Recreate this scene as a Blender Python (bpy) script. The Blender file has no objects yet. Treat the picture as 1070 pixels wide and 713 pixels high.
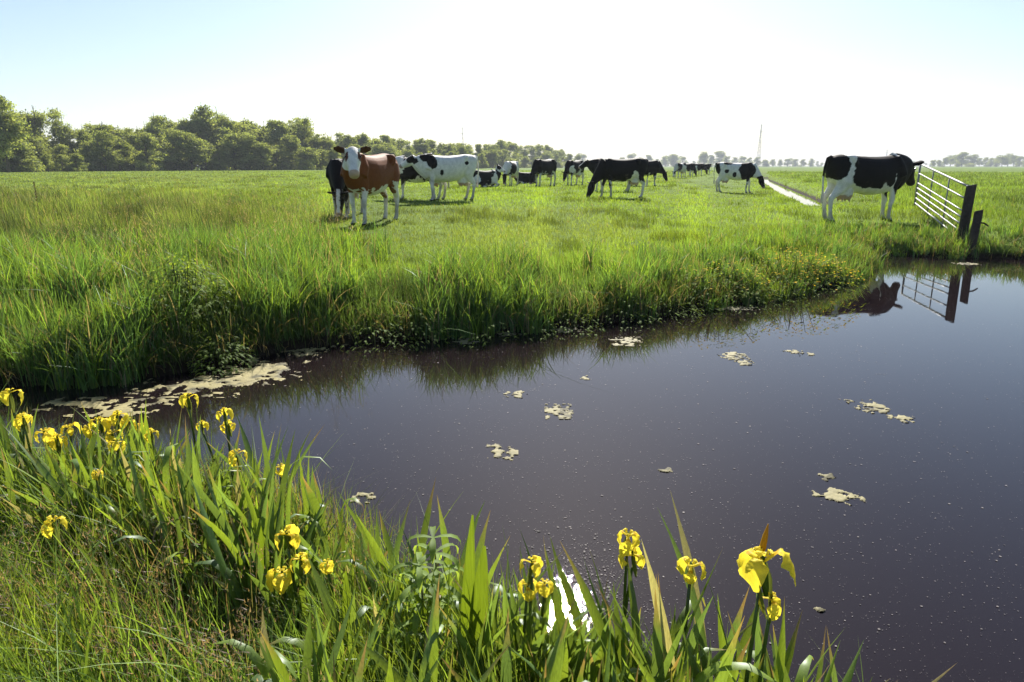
import bpy, bmesh, math, random
import numpy as np
from mathutils import Vector, Matrix, noise as mnoise

random.seed(7); rng = np.random.default_rng(11)
S = bpy.context.scene
COL = S.collection
R = math.radians

# ------------------------------------------------------------------ camera
F = 713.0; CU, CV = 535.0, 356.5; CAMZ = 1.6
TANP = (356.5 - 173.5) / F; P = math.atan(TANP); cP, sP = math.cos(P), math.sin(P)
cam = bpy.data.objects.new('camera', bpy.data.cameras.new('camera')); COL.objects.link(cam)
cam.location = (0, 0, CAMZ); cam.rotation_euler = (math.pi / 2 - P, 0, 0)
cam.data.sensor_width = 36; cam.data.lens = 36 * F / 1070.0
cam.data.clip_start = 0.05; cam.data.clip_end = 20000
S.camera = cam

def ray(u, v):
    dx, dy = (u - CU) / F, (CV - v) / F
    return np.array([dx, cP + dy * sP, -sP + dy * cP])
def G(u, v, z=0.0):                      # the point of the level z seen at a photo pixel
    d = ray(u, v); t = (z - CAMZ) / d[2]
    return np.array([d[0] * t, d[1] * t, z])
def AT(u, v, y):                         # the point at forward distance y
    d = ray(u, v); t = y / d[1]
    return np.array([d[0] * t, y, CAMZ + d[2] * t])

# ------------------------------------------------------------------ numpy noise
def _hash(ix, iy, s):
    h = (ix.astype(np.int64) * 374761393 + iy.astype(np.int64) * 668265263 + s * 144664987) & 0x7fffffff
    h = ((h ^ (h >> 13)) * 1274126177) & 0x7fffffff
    h = h ^ (h >> 16)
    return (h & 0xffff) / 65535.0
def vnoise(x, y, s=0):
    ix, iy = np.floor(x), np.floor(y); fx, fy = x - ix, y - iy
    fx = fx * fx * (3 - 2 * fx); fy = fy * fy * (3 - 2 * fy)
    a, b = _hash(ix, iy, s), _hash(ix + 1, iy, s); c, d = _hash(ix, iy + 1, s), _hash(ix + 1, iy + 1, s)
    return (a * (1 - fx) + b * fx) * (1 - fy) + (c * (1 - fx) + d * fx) * fy
def fbm(x, y, s=0, o=3):
    r = 0; a = 0.5; t = 0
    for k in range(o):
        r = r + a * vnoise(x * 2 ** k + 17 * k, y * 2 ** k - 31 * k, s + k); t += a; a *= 0.5
    return r / t
def sstep(a, b, x):
    t = np.clip((x - a) / (b - a), 0, 1); return t * t * (3 - 2 * t)

# ------------------------------------------------------------------ pond and ditch outlines
far_px = [(-260, 404), (-120, 404), (0, 405), (60, 404), (120, 400), (180, 393), (240, 381), (300, 368), (345, 361), (400, 357), (450, 354),
          (500, 351), (560, 347), (610, 341), (650, 335), (700, 329), (750, 322), (800, 314), (850, 303), (890, 293), (912, 281),
          (905, 272), (925, 267), (960, 268), (1000, 270), (1040, 270), (1075, 272), (1150, 274), (1260, 276)]
far_pts = [tuple(G(u, v)[:2]) for u, v in far_px]
near_pts = [(13.5, 3.0), (9, -0.4), (4, 0.1), (2.1, 0.75), (1.35, 1.2), (0.95, 1.42), (0.55, 1.62), (0.2, 1.82), (-0.2, 2.05),
            (-0.55, 2.3), (-0.85, 2.6), (-1.2, 2.85), (-1.6, 3.0), (-2.3, 3.15), (-3.2, 3.2), (-4.4, 3.3), (-5.4, 3.3)]
POND = np.array(far_pts + near_pts)
VD = np.array([0.335, 0.942]); ND = np.array([0.942, -0.335])
d0 = np.array([8.6, 19.2])
_l = [G(852, 225)[:2], G(817, 206.5)[:2], G(794, 189.5)[:2]]; _r = [G(803, 188.5)[:2], G(842, 204)[:2], G(876, 219)[:2]]
DITCH = np.array(_l + [_l[2] + VD * 160, _r[0] + VD * 160] + _r)
def sdist(x, y, poly):                   # > 0 outside
    p = np.stack([x, y], -1); n = len(poly); d2 = np.full(x.shape, 1e18); ins = np.zeros(x.shape, bool)
    for i in range(n):
        a, b = poly[i], poly[(i + 1) % n]; e = b - a; w = p - a
        t = np.clip((w @ e) / (e @ e), 0, 1)
        q = w - t[..., None] * e
        d2 = np.minimum(d2, (q ** 2).sum(-1))
        c = ((a[1] > y) != (b[1] > y)) & (x < (b[0] - a[0]) * (y - a[1]) / (b[1] - a[1] + 1e-12) + a[0])
        ins ^= c
    d = np.sqrt(d2)
    return np.where(ins, -d, d)
def sd_pond(x, y):
    s = sdist(x, y, POND)
    return s + 0.16 * (fbm(x * 2.3, y * 2.3, 5) - 0.5) * np.where(np.abs(s) < 1, 1, 0) + 0.05 * (vnoise(x * 9, y * 9, 8) - 0.5)
def is_near(x, y):                       # the photographer's bank
    return (y < 3.35) & (x < 5) & (y < 3.6)
def height(x, y):
    x = np.asarray(x, float); y = np.asarray(y, float)
    big = np.maximum(np.abs(x), np.abs(y)) > 400
    s1 = np.where((np.abs(x) < 40) & (np.abs(y) < 40), sd_pond(np.clip(x, -60, 60), np.clip(y, -60, 60)), 30.0)
    s2 = sdist(x, y, DITCH)
    side = (x - d0[0]) * ND[0] + (y - d0[1]) * ND[1]     # < 0 left of the ditch
    top = 0.34 + 0.13 * np.exp(-((x - 10.4) ** 2 + (y - 18) ** 2) / 6) + 0.2 * sstep(13, 23, y) * sstep(-1.5, -7, side) + 0.05 * (fbm(x * .25, y * .25, 3) - .5) + 0.05 * (fbm(x * 1.3, y * 1.3, 4) - .5)
    k = np.where(is_near(x, y), 0.30, 0.36)
    h1 = np.where(s1 > 0, 1 - np.exp(-np.maximum(s1, 0) / k), 1.0)
    h2 = np.where(s2 > 0, 1 - np.exp(-np.maximum(s2, 0) / 0.2), 1.0)
    h = top * np.minimum(h1, h2)
    h = np.where(s1 <= 0, np.maximum(-0.5, s1 * 0.9), h)
    h = np.where(s2 <= 0, np.maximum(-0.5, s2 * 0.8), h)
    return np.where(big & (s2 > 3), 0.34, h)
def gz(x, y): return float(height(np.array([x]), np.array([y]))[0])

# ------------------------------------------------------------------ object helpers
def tag(o, label=None, cat=None, group=None, kind=None):
    if label: o['label'] = label
    if cat: o['category'] = cat
    if group: o['group'] = group
    if kind: o['kind'] = kind
    return o
def empty(name, loc, rz=0):
    o = bpy.data.objects.new(name, None); COL.objects.link(o); o.location = loc; o.rotation_euler = (0, 0, rz); o.empty_display_size = .1
    return o
def link(name, me, m=None, parent=None):
    o = bpy.data.objects.new(name, me); COL.objects.link(o)
    if m is not None and len(me.materials) == 0: me.materials.append(m)
    if parent: o.parent = parent
    return o
def np_mesh(name, V, Q, col=None, smooth=True):
    me = bpy.data.meshes.new(name); V = np.ascontiguousarray(V, np.float32).reshape(-1, 3); Q = np.ascontiguousarray(Q, np.int32)
    k = Q.shape[1]
    me.vertices.add(len(V)); me.vertices.foreach_set('co', V.ravel())
    me.loops.add(Q.size); me.loops.foreach_set('vertex_index', Q.ravel())
    me.polygons.add(len(Q)); me.polygons.foreach_set('loop_start', np.arange(0, Q.size, k, dtype=np.int32))
    me.polygons.foreach_set('loop_total', np.full(len(Q), k, np.int32))
    if smooth: me.polygons.foreach_set('use_smooth', np.ones(len(Q), bool))
    me.update(calc_edges=True)
    if col is not None:
        a = me.attributes.new('col', 'FLOAT_COLOR', 'POINT')
        c = np.ones((len(V), 4), np.float32); c[:, :3] = col; a.data.foreach_set('color', c.ravel())
    return me
class MB:                                # collects vertices, quads and colours
    def __init__(s): s.V = []; s.Q = []; s.C = []; s.n = 0
    def add(s, V, Q, c):
        V = np.asarray(V, float).reshape(-1, 3); s.V.append(V); s.Q.append(np.asarray(Q, int) + s.n)
        s.C.append(np.broadcast_to(np.asarray(c, float), (len(V), 3))); s.n += len(V)
    def mesh(s, name, smooth=True): return np_mesh(name, np.concatenate(s.V), np.concatenate(s.Q), np.concatenate(s.C), smooth)
def frame_of(d):
    d = d / np.linalg.norm(d); a = np.array([0, 0, 1.]) if abs(d[2]) < .9 else np.array([1., 0, 0])
    u = np.cross(a, d); u /= np.linalg.norm(u); return u, np.cross(d, u)
def tube(mb, pts, rad, c, n=6):
    pts = np.asarray(pts, float); k = len(pts); rad = np.broadcast_to(rad, k); V = []
    for i in range(k):
        d = pts[min(i + 1, k - 1)] - pts[max(i - 1, 0)]; u, w = frame_of(d)
        a = np.arange(n) * 2 * math.pi / n
        V.append(pts[i] + rad[i] * (np.cos(a)[:, None] * u + np.sin(a)[:, None] * w))
    Q = [(i * n + j, i * n + (j + 1) % n, (i + 1) * n + (j + 1) % n, (i + 1) * n + j) for i in range(k - 1) for j in range(n)]
    V = np.concatenate(V + [pts[:1], pts[-1:]])
    Q += [(k * n, (j + 1) % n, j, k * n) for j in range(0)]
    for j in range(0, n, 2):
        Q.append((k * n, (j + 2) % n, (j + 1) % n, j)); b = (k - 1) * n
        Q.append((k * n + 1, b + j, b + (j + 1) % n, b + (j + 2) % n))
    mb.add(V, Q, c)

# ------------------------------------------------------------------ materials
def mat(name):
    m = bpy.data.materials.new(name); m.use_nodes = True; n = m.node_tree.nodes; n.clear()
    out = n.new('ShaderNodeOutputMaterial'); return m, n, m.node_tree.links, out
def leaf_mat(name, trans=0.5, gloss=0.05, rough=0.35, tcol=(1.25, 1.15, 0.55), streak=False):
    m, n, l, out = mat(name)
    a = n.new('ShaderNodeAttribute'); a.attribute_name = 'col'
    nz = n.new('ShaderNodeTexNoise'); nz.inputs['Scale'].default_value = 40
    if streak:
        tc = n.new('ShaderNodeTexCoord'); mp = n.new('ShaderNodeMapping'); mp.inputs['Scale'].default_value = (9, 9, .25); l.new(tc.outputs['Object'], mp.inputs[0]); l.new(mp.outputs[0], nz.inputs[0])
    mr = n.new('ShaderNodeMapRange'); mr.inputs[3].default_value = 0.55 if streak else 0.8; mr.inputs[4].default_value = 1.45 if streak else 1.2; l.new(nz.outputs[0], mr.inputs[0])
    mul = n.new('ShaderNodeVectorMath'); mul.operation = 'SCALE'; l.new(a.outputs['Color'], mul.inputs[0]); l.new(mr.outputs[0], mul.inputs['Scale'])
    d = n.new('ShaderNodeBsdfDiffuse'); l.new(mul.outputs[0], d.inputs[0])
    t = n.new('ShaderNodeBsdfTranslucent')
    m2 = n.new('ShaderNodeVectorMath'); m2.operation = 'MULTIPLY'; m2.inputs[1].default_value = tcol; l.new(mul.outputs[0], m2.inputs[0]); l.new(m2.outputs[0], t.inputs[0])
    mx = n.new('ShaderNodeMixShader'); mx.inputs[0].default_value = trans; l.new(d.outputs[0], mx.inputs[1]); l.new(t.outputs[0], mx.inputs[2])
    g = n.new('ShaderNodeBsdfGlossy'); g.inputs['Roughness'].default_value = rough; g.inputs[0].default_value = (.9, .95, 1, 1)
    mg = n.new('ShaderNodeMixShader'); mg.inputs[0].default_value = gloss; l.new(mx.outputs[0], mg.inputs[1]); l.new(g.outputs[0], mg.inputs[2])
    l.new(mg.outputs[0], out.inputs[0]); return m
def attr_mat(name, rough=0.6, spec=0.3, bump=0.0, bscale=60, sheen=0, var=0.15):
    m, n, l, out = mat(name)
    a = n.new('ShaderNodeAttribute'); a.attribute_name = 'col'
    tc = n.new('ShaderNodeTexCoord')
    nz = n.new('ShaderNodeTexNoise'); nz.inputs['Scale'].default_value = bscale; nz.inputs['Detail'].default_value = 4; l.new(tc.outputs['Object'], nz.inputs[0])
    mr = n.new('ShaderNodeMapRange'); mr.inputs[3].default_value = 1 - var; mr.inputs[4].default_value = 1 + var; l.new(nz.outputs[0], mr.inputs[0])
    mul = n.new('ShaderNodeVectorMath'); mul.operation = 'SCALE'; l.new(a.outputs['Color'], mul.inputs[0]); l.new(mr.outputs[0], mul.inputs['Scale'])
    b = n.new('ShaderNodeBsdfPrincipled'); l.new(mul.outputs[0], b.inputs['Base Color']); b.inputs['Roughness'].default_value = rough
    b.inputs['Specular IOR Level'].default_value = spec
    if sheen: b.inputs['Sheen Weight'].default_value = sheen; b.inputs['Sheen Roughness'].default_value = .4
    if bump:
        bp = n.new('ShaderNodeBump'); bp.inputs['Strength'].default_value = bump; bp.inputs['Distance'].default_value = .02
        l.new(nz.outputs[0], bp.inputs['Height']); l.new(bp.outputs[0], b.inputs['Normal'])
    l.new(b.outputs[0], out.inputs[0]); return m

M_GRASS = leaf_mat('grass_blades', .55, .022, .55)
M_IRIS = leaf_mat('iris_leaf', .5, .03, .46, streak=True)
M_HERB = leaf_mat('herb_leaf', .6, .012, .6, (1.4, 1.25, .55))
M_PETAL = leaf_mat('yellow_petal', .5, .01, .5, (1.05, 1.0, .8))
M_TREE = leaf_mat('tree_leaves', .58, .02, .55)
M_BARK = attr_mat('bark', .9, .1, .6, 8, 0, .4)
M_COAT = attr_mat('cow_coat', .68, .12, .2, 45, 0, .22)
M_ALGAE = attr_mat('dried_algae', .75, .25, .25, 90, 0, .35)
M_WOOD = attr_mat('weathered_wood', .85, .2, .6, 25, 0, .45)
M_STEEL = attr_mat('galvanised_steel', .45, .6, .1, 30, 0, .15)
M_EYE = attr_mat('eye', .1, .8, 0, 10)

# ------------------------------------------------------------------ ground and water
def axis(lo, hi, step, end, k=1.13):
    a = list(np.arange(lo, hi + 1e-6, step)); s = step; b = []; x = hi
    while x < end: s *= k; x += s; b.append(x)
    s = step; c = []; x = lo
    while x > -end: s *= k; x -= s; c.append(x)
    return np.array(c[::-1] + a + b)
gx, gy = axis(-9, 14, .09, 4500), axis(0, 17, .08, 4500)
gx = np.unique(np.concatenate([gx, np.arange(14.1, 34, .2)])); gy = np.unique(np.concatenate([gy, np.arange(17.1, 95, .4)])); gx = gx[np.concatenate([[True], np.diff(gx) > .03])]; gy = gy[np.concatenate([[True], np.diff(gy) > .03])]
X, Y = np.meshgrid(gx, gy); Z = height(X.ravel(), Y.ravel()).reshape(X.shape)
nx, ny = len(gx), len(gy)
I = np.arange(nx * ny).reshape(ny, nx)
Q = np.stack([I[:-1, :-1], I[:-1, 1:], I[1:, 1:], I[1:, :-1]], -1).reshape(-1, 4)
m, n, l, out = mat('meadow_soil')
tc = n.new('ShaderNodeNewGeometry'); sep = n.new('ShaderNodeSeparateXYZ'); l.new(tc.outputs['Position'], sep.inputs[0])
def nzn(scale, det=4):
    z = n.new('ShaderNodeTexNoise'); z.inputs['Scale'].default_value = scale; z.inputs['Detail'].default_value = det; l.new(tc.outputs['Position'], z.inputs[0]); return z
n1, n2, n3 = nzn(.06, 5), nzn(.9, 5), nzn(12, 4)
r1 = n.new('ShaderNodeValToRGB'); l.new(n1.outputs[0], r1.inputs[0])
r1.color_ramp.elements[0].position = .35; r1.color_ramp.elements[0].color = (.085, .135, .018, 1); r1.color_ramp.elements[1].position = .68; r1.color_ramp.elements[1].color = (.125, .195, .026, 1)
r2 = n.new('ShaderNodeValToRGB'); l.new(n2.outputs[0], r2.inputs[0])
r2.color_ramp.elements[0].position = .3; r2.color_ramp.elements[0].color = (.6, .6, .6, 1); r2.color_ramp.elements[1].position = .7; r2.color_ramp.elements[1].color = (1.25, 1.2, 1.1, 1)
mm = n.new('ShaderNodeVectorMath'); mm.operation = 'MULTIPLY'; l.new(r1.outputs[0], mm.inputs[0]); l.new(r2.outputs[0], mm.inputs[1])
# bare dark peat on the steep wet edge (by height) and between the plants near the water
sd = n.new('ShaderNodeMapRange'); sd.inputs[1].default_value = .06; sd.inputs[2].default_value = .15; l.new(sep.outputs['Z'], sd.inputs[0])
mix = n.new('ShaderNodeMix'); mix.data_type = 'RGBA'; l.new(sd.outputs[0], mix.inputs[0]); mix.inputs[6].default_value = (.022, .016, .01, 1); l.new(mm.outputs[0], mix.inputs[7])
b = n.new('ShaderNodeBsdfPrincipled'); l.new(mix.outputs[2], b.inputs['Base Color']); b.inputs['Roughness'].default_value = 1; b.inputs['Specular IOR Level'].default_value = .1
bp = n.new('ShaderNodeBump'); bp.inputs['Strength'].default_value = .8; bp.inputs['Distance'].default_value = .06; l.new(n3.outputs[0], bp.inputs['Height']); l.new(bp.outputs[0], b.inputs['Normal'])
l.new(b.outputs[0], out.inputs[0])
ground = tag(link('ground', np_mesh('ground', np.stack([X, Y, Z], -1), Q), m), kind='structure')

m, n, l, out = mat('peat_water')
b = n.new('ShaderNodeBsdfPrincipled'); b.inputs['Base Color'].default_value = (.011, .0072, .0082, 1); b.inputs['Roughness'].default_value = .015; b.inputs['IOR'].default_value = 1.333
geo = n.new('ShaderNodeNewGeometry')
w1 = n.new('ShaderNodeTexNoise'); w1.inputs['Scale'].default_value = 7; w1.inputs['Detail'].default_value = 2; l.new(geo.outputs['Position'], w1.inputs[0])
w2 = n.new('ShaderNodeTexNoise'); w2.inputs['Scale'].default_value = 120; w2.inputs['Detail'].default_value = 2; l.new(geo.outputs['Position'], w2.inputs[0])
b1 = n.new('ShaderNodeBump'); b1.inputs['Strength'].default_value = 1; b1.inputs['Distance'].default_value = .0006; l.new(w1.outputs[0], b1.inputs['Height'])
b2 = n.new('ShaderNodeBump'); yy = n.new('ShaderNodeSeparateXYZ'); l.new(geo.outputs['Position'], yy.inputs[0]); mr2 = n.new('ShaderNodeMapRange'); mr2.inputs[1].default_value = 2.2; mr2.inputs[2].default_value = 4.6; mr2.inputs[3].default_value = 1; mr2.inputs[4].default_value = .045; l.new(yy.outputs['Y'], mr2.inputs[0]); l.new(mr2.outputs[0], b2.inputs['Strength']); b1.inputs['Strength'].default_value = .25; b2.inputs['Distance'].default_value = .00028; l.new(w2.outputs[0], b2.inputs['Height']); l.new(b1.outputs[0], b2.inputs['Normal'])
l.new(b2.outputs[0], b.inputs['Normal']); l.new(b.outputs[0], out.inputs[0]); M_WATER = m
tag(link('pond_water', np_mesh('pond_water', [(-14, -3, 0), (18, -3, 0), (18, 14.5, 0), (-14, 14.5, 0)], [(0, 1, 2, 3)]), M_WATER), kind='structure')
_c = (_l[0] + _r[2]) / 2; VD = (_l[2] + _r[0]) / 2 - _c; VD /= np.linalg.norm(VD); ND = np.array([VD[1], -VD[0]]); e0, e1 = _c - VD * 2.5, _c + VD * 262
tag(link('ditch_water', np_mesh('ditch_water', [(*(e0 - ND * 2.6), 0), (*(e0 + ND * 2.6), 0), (*(e1 + ND * 2.6), 0), (*(e1 - ND * 2.6), 0)], [(0, 1, 2, 3)]), M_WATER), kind='structure')

# ------------------------------------------------------------------ blades of grass
def blades(Pn, h, w, lean, ldir, face, col, seg=3, tip=None, base_dark=1.0, bend=2.0):
    N = len(Pn); t = np.linspace(0, 1, seg + 1)
    up = (t[None] - 0.22 * np.clip(lean, 0, 1.5)[:, None] * t[None] ** 2) * h[:, None]
    out_ = (lean * h)[:, None] * t[None] ** bend
    cx = Pn[:, 0, None] + np.cos(ldir)[:, None] * out_; cy = Pn[:, 1, None] + np.sin(ldir)[:, None] * out_; cz = Pn[:, 2, None] + up
    wp = w[:, None] * (np.array(0.75 + .5 * t - 1.25 * t ** 2.4).clip(.02))[None] * .5
    sx, sy = np.cos(face)[:, None] * wp, np.sin(face)[:, None] * wp
    L = np.stack([cx - sx, cy - sy, cz], -1); Rr = np.stack([cx + sx, cy + sy, cz], -1)
    V = np.stack([L, Rr], 2).reshape(N, (seg + 1) * 2, 3)
    c = np.repeat(col[:, None, :], (seg + 1) * 2, 1)
    if tip is not None:
        tt = np.repeat(t, 2)[None, :, None] ** 3; c = c * (1 - tt) + np.asarray(tip)[:, None, :] * tt
    q = np.array([(2 * i, 2 * i + 1, 2 * i + 3, 2 * i + 2) for i in range(seg)])
    Qs = (q[None] + (np.arange(N) * (seg + 1) * 2)[:, None, None]).reshape(-1, 4)
    return V.reshape(-1, 3), Qs, c.reshape(-1, 3)
def sector(r0, r1, dens_fn_max, keep, amin=-50, amax=50, power=1.0):
    """points of a sector in front of the camera with density n(r) = dens_fn_max * (ref/r)^2 beyond ref"""
    ref = 8.5
    out_ = []
    for a, bnd in ((r0, min(r1, ref)), (max(r0, ref), r1)):
        if bnd <= a: continue
        ang = R(amax - amin)
        if bnd <= ref:
            N = int(dens_fn_max * ang * (bnd ** 2 - a ** 2) / 2); rr = np.sqrt(rng.uniform(a * a, bnd * bnd, N))
        else:
            N = int(dens_fn_max * ref ** 2 * ang * math.log(bnd / a)); rr = a * (bnd / a) ** rng.uniform(0, 1, N)
        th = R(90) - rng.uniform(R(amin), R(amax), N)
        out_.append(np.stack([rr * np.cos(th), rr * np.sin(th)], -1))
    p = np.concatenate(out_); return p
def tallness(x, y, s):
    ang = x / np.maximum(y, .1)
    left = sstep(-.22, -.42, ang) * sstep(34, 14, y)
    bank = sstep(2.9, .6, s + 1.2 * (fbm(x * .5, y * .5, 9) - .5))
    right = sstep(.56, .66, ang) * sstep(14.5, 12.5, y) * .6
    return np.clip(np.maximum(np.maximum(left, bank), right), 0, 1)
GREEN = np.array
def grass_field():
    p = sector(4.6, 170, 1250, None); x, y = p[:, 0], p[:, 1]
    z = height(x, y); s = sd_pond(np.clip(x, -60, 60), np.clip(y, -60, 60)); s = np.where((np.abs(x) < 40) & (y < 40), s, 30)
    ok = (z > np.where(y > 18, .02, .07)) & ~((y < 3.6) & (s < 4)); x, y, z, s = x[ok], y[ok], z[ok], s[ok]
    r = np.hypot(x, y); N = len(x); t = tallness(x, y, s)
    patch = fbm(x * .55, y * .55, 21); fine = fbm(x * 2.2, y * 2.2, 22); broad = fbm(x * .12, y * .12, 23)
    angx = x / np.maximum(y, .1); tallh = np.interp(angx, [-.6, -.2, .05, .3, .5, .6, .75], [1.05, 1.0, .78, .55, .45, .45, .7])
    h = (.06 + .04 * fine) * (1 - t) + t * (.15 + .30 * patch * (.4 + 1.0 * broad + .0)) * (.6 + .8 * fine) * tallh
    h *= rng.uniform(.55, 1.3, N)
    side = (x - d0[0]) * ND[0] + (y - d0[1]) * ND[1]
    rightf = sstep(2.0, 4, side); h = h * (1 + 1.2 * rightf * sstep(30, 60, r) * 0 + rightf * .9)
    # trampled and shorter on the cow crossing
    w = (.0045 + .004 * rng.random(N) + .002 * t) * np.maximum(1, r / 8.5) ** .92
    lean = rng.gamma(2.2, .16, N) * (1 - .35 * t); ldir = rng.normal(R(200), 1.5, N); face = rng.uniform(0, math.pi, N)
    short = np.array([.180, .272, .042]); tall = np.array([.128, .215, .044]); olive = np.array([.150, .165, .065]); dry = np.array([.30, .25, .12])
    c = short * (1 - t[:, None]) + tall * t[:, None]
    yl = np.clip((patch - .45) * 3, 0, 1)[:, None]; c = c * (1 - .5 * yl) + np.array([.19, .26, .03]) * .5 * yl
    ol = (sstep(.5, .72, broad) * .4 + sstep(-.2, -.5, x / y) * .35 * sstep(8, 12, r))[:, None]; c = c * (1 - ol) + olive * ol
    rf = rightf[:, None] * .45; c = c * (1 - rf) + np.array([.105, .18, .03]) * rf
    tus = fbm(x * np.clip(9 / r, .25, 1) * 3, y * np.clip(9 / r, .25, 1) * 3, 29, 2); c = c * rng.uniform(.55, 1.45, (N, 1)) * (.55 + .9 * tus[:, None]); h = h * (.6 + .85 * tus)
    d = rng.random(N) < (.015 + .05 * t); c[d] = dry * rng.uniform(.6, 1.2, (d.sum(), 1))
    dk = sstep(.35, .65, fbm(x * 1.0 + 70, y * .8, 37)); c = c * (1 - t[:, None] * .55 * dk[:, None]) ; c[:, 2] *= 1 + .5 * t * dk
    rush = sstep(.62, .72, fbm(x * 1.1 + 40, y * .55, 33)) * (1 - t); h = h * (1 + 1.1 * rush); c = c * (1 - .45 * rush[:, None])
    near = r < 13; Pn = np.stack([x, y, z - .01], -1)
    for sel, sg, nm in ((near, 4, 'pasture_grass'), (~near, 2, 'far_pasture_grass')):
        V, Qs, C = blades(Pn[sel], h[sel], w[sel], lean[sel], ldir[sel], face[sel], c[sel], sg)
        tag(link(nm, np_mesh(nm, V, Qs, C), M_GRASS), kind='stuff')
grass_field()

def bank_sedge():                        # taller sharp sedge right on the far waterside, in tufts
    p = sector(4.4, 19, 260, None); x, y = p[:, 0], p[:, 1]
    z = height(x, y); s = sd_pond(x, y)
    den = fbm(x * 1.6, y * 1.6, 41)
    ang = x / y
    ok = (s > -.10) & (s < 6) & (y > 3.7) & (rng.random(len(x)) < sstep(.40, .62, den) * np.maximum(sstep(2.3, .2, s), .8 * sstep(-.15, -.4, ang) * sstep(6, 4.5, s))); x, y, z = x[ok], y[ok], np.maximum(z[ok], -.03)
    n0 = len(x); k = 13
    X = np.repeat(x, k) + rng.normal(0, .035, n0 * k); Y_ = np.repeat(y, k) + rng.normal(0, .035, n0 * k); Zz = np.repeat(z, k)
    N = n0 * k; hh = np.repeat(rng.uniform(.22, .58, n0), k) * rng.uniform(.6, 1.15, N)
    hh *= np.repeat(np.interp(x / y, [-.5, -.1, .1, .3, .6], [1.05, 1.0, .85, .62, .62]), k)
    w = rng.uniform(.007, .015, N); lean = rng.gamma(2, .18, N); ldir = rng.uniform(0, 6.28, N); face = rng.normal(0, .8, N)
    c = np.array([.105, .195, .045]) * np.repeat(rng.uniform(.6, 1.5, n0), k)[:, None] * rng.uniform(.8, 1.2, (N, 1))
    yel = np.repeat(rng.random(n0) < .3, k); c[yel] *= np.array([1.5, 1.25, .7])
    dd = rng.random(N) < .10; c[dd] = np.array([.32, .27, .15]) * rng.uniform(.5, 1.1, (dd.sum(), 1))
    V, Qs, C = blades(np.stack([X, Y_, Zz - .02], -1), hh, w, lean, ldir, face, c, 5, bend=2.6)
    tag(link('bank_sedge', np_mesh('bank_sedge', V, Qs, C), M_IRIS), kind='stuff')
    # drooping dead blades and roots over the wet edge
    p = sector(4.4, 16, 700, None); x, y = p[:, 0], p[:, 1]; s = sd_pond(x, y)
    ok = (s > -.03) & (s < .35) & (y > 3.7); x, y = x[ok], y[ok]; N = len(x)
    V, Qs, C = blades(np.stack([x, y, np.maximum(height(x, y), 0)], -1), rng.uniform(.12, .34, N), rng.uniform(.004, .01, N), rng.uniform(.3, 1.3, N), rng.normal(R(-90), .9, N),
                      rng.normal(0, .7, N), np.where(rng.random((N, 1)) < .35, np.array([.22, .18, .10]), np.array([.08, .13, .03])) * rng.uniform(.5, 1.3, (N, 1)), 4)
    tag(link('waterside_weeds', np_mesh('waterside_weeds', V, Qs, C), M_GRASS), kind='stuff')
bank_sedge()

def near_grass():                        # the photographer's bank
    N0 = 150000; x = rng.uniform(-4.6, 2.0, N0); y = rng.uniform(.35, 3.5, N0)
    ok = np.abs(x) < .95 * y + .6; x, y = x[ok], y[ok]
    z = height(x, y); s = sd_pond(x, y)
    den = fbm(x * 2.2, y * 2.2, 51)
    rr = np.hypot(x, y)
    ok = (z > .04) & (s > 0) & (rng.random(len(x)) < (.35 + 1.2 * den) * np.clip(1.9 / rr, .45, 1.0) ** 1.0); x, y, z, s, den = x[ok], y[ok], z[ok], s[ok], den[ok]
    N = len(x); fine = fbm(x * 5, y * 5, 52); pat = fbm(x * 1.4, y * 1.4, 53)
    h = (.10 + .26 * pat) * rng.uniform(.5, 1.35, N); h *= np.where(x > .1, .8, 1)
    w = rng.uniform(.0022, .0052, N); lean = rng.gamma(2.2, .2, N); ldir = rng.normal(R(160), 1.2, N); face = rng.uniform(0, 3.14, N)
    c = np.array([.165, .270, .050]) * rng.uniform(.5, 1.5, (N, 1)); yl = sstep(.5, .7, pat)[:, None] * .6
    c = c * (1 - yl) + np.array([.20, .25, .03]) * yl * rng.uniform(.7, 1.3, (N, 1))
    br = rng.random(N) < (.03 + .32 * sstep(.56, .70, fbm(x * 1.1 + 9, y * 1.1, 54)))
    c[br] = np.array([.26, .20, .11]) * rng.uniform(.45, 1.2, (br.sum(), 1))
    V, Qs, C = blades(np.stack([x, y, z - .01], -1), h, w, lean, ldir, face, c, 5)
    tag(link('foreground_grass', np_mesh('foreground_grass', V, Qs, C), M_GRASS), kind='stuff')
    # longer arching grasses
    N = 3800; x = rng.uniform(-4.2, 1.2, N); y = rng.uniform(.7, 3.3, N); ok = (sd_pond(x, y) > .02) & (fbm(x * 1.8, y * 1.8, 57) > .42); x, y = x[ok], y[ok]; N = len(x)
    V, Qs, C = blades(np.stack([x, y, height(x, y) - .01], -1), rng.uniform(.25, .5, N) * np.where(x > 0, .75, 1), rng.uniform(.004, .0085, N), rng.gamma(2, .22, N), rng.normal(R(150), 1.0, N), rng.uniform(0, 3.14, N),
                      np.array([.19, .29, .045]) * rng.uniform(.5, 1.3, (N, 1)), 7, bend=2.4)
    tag(link('long_grass', np_mesh('long_grass', V, Qs, C), M_GRASS), kind='stuff')
near_grass()

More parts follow.
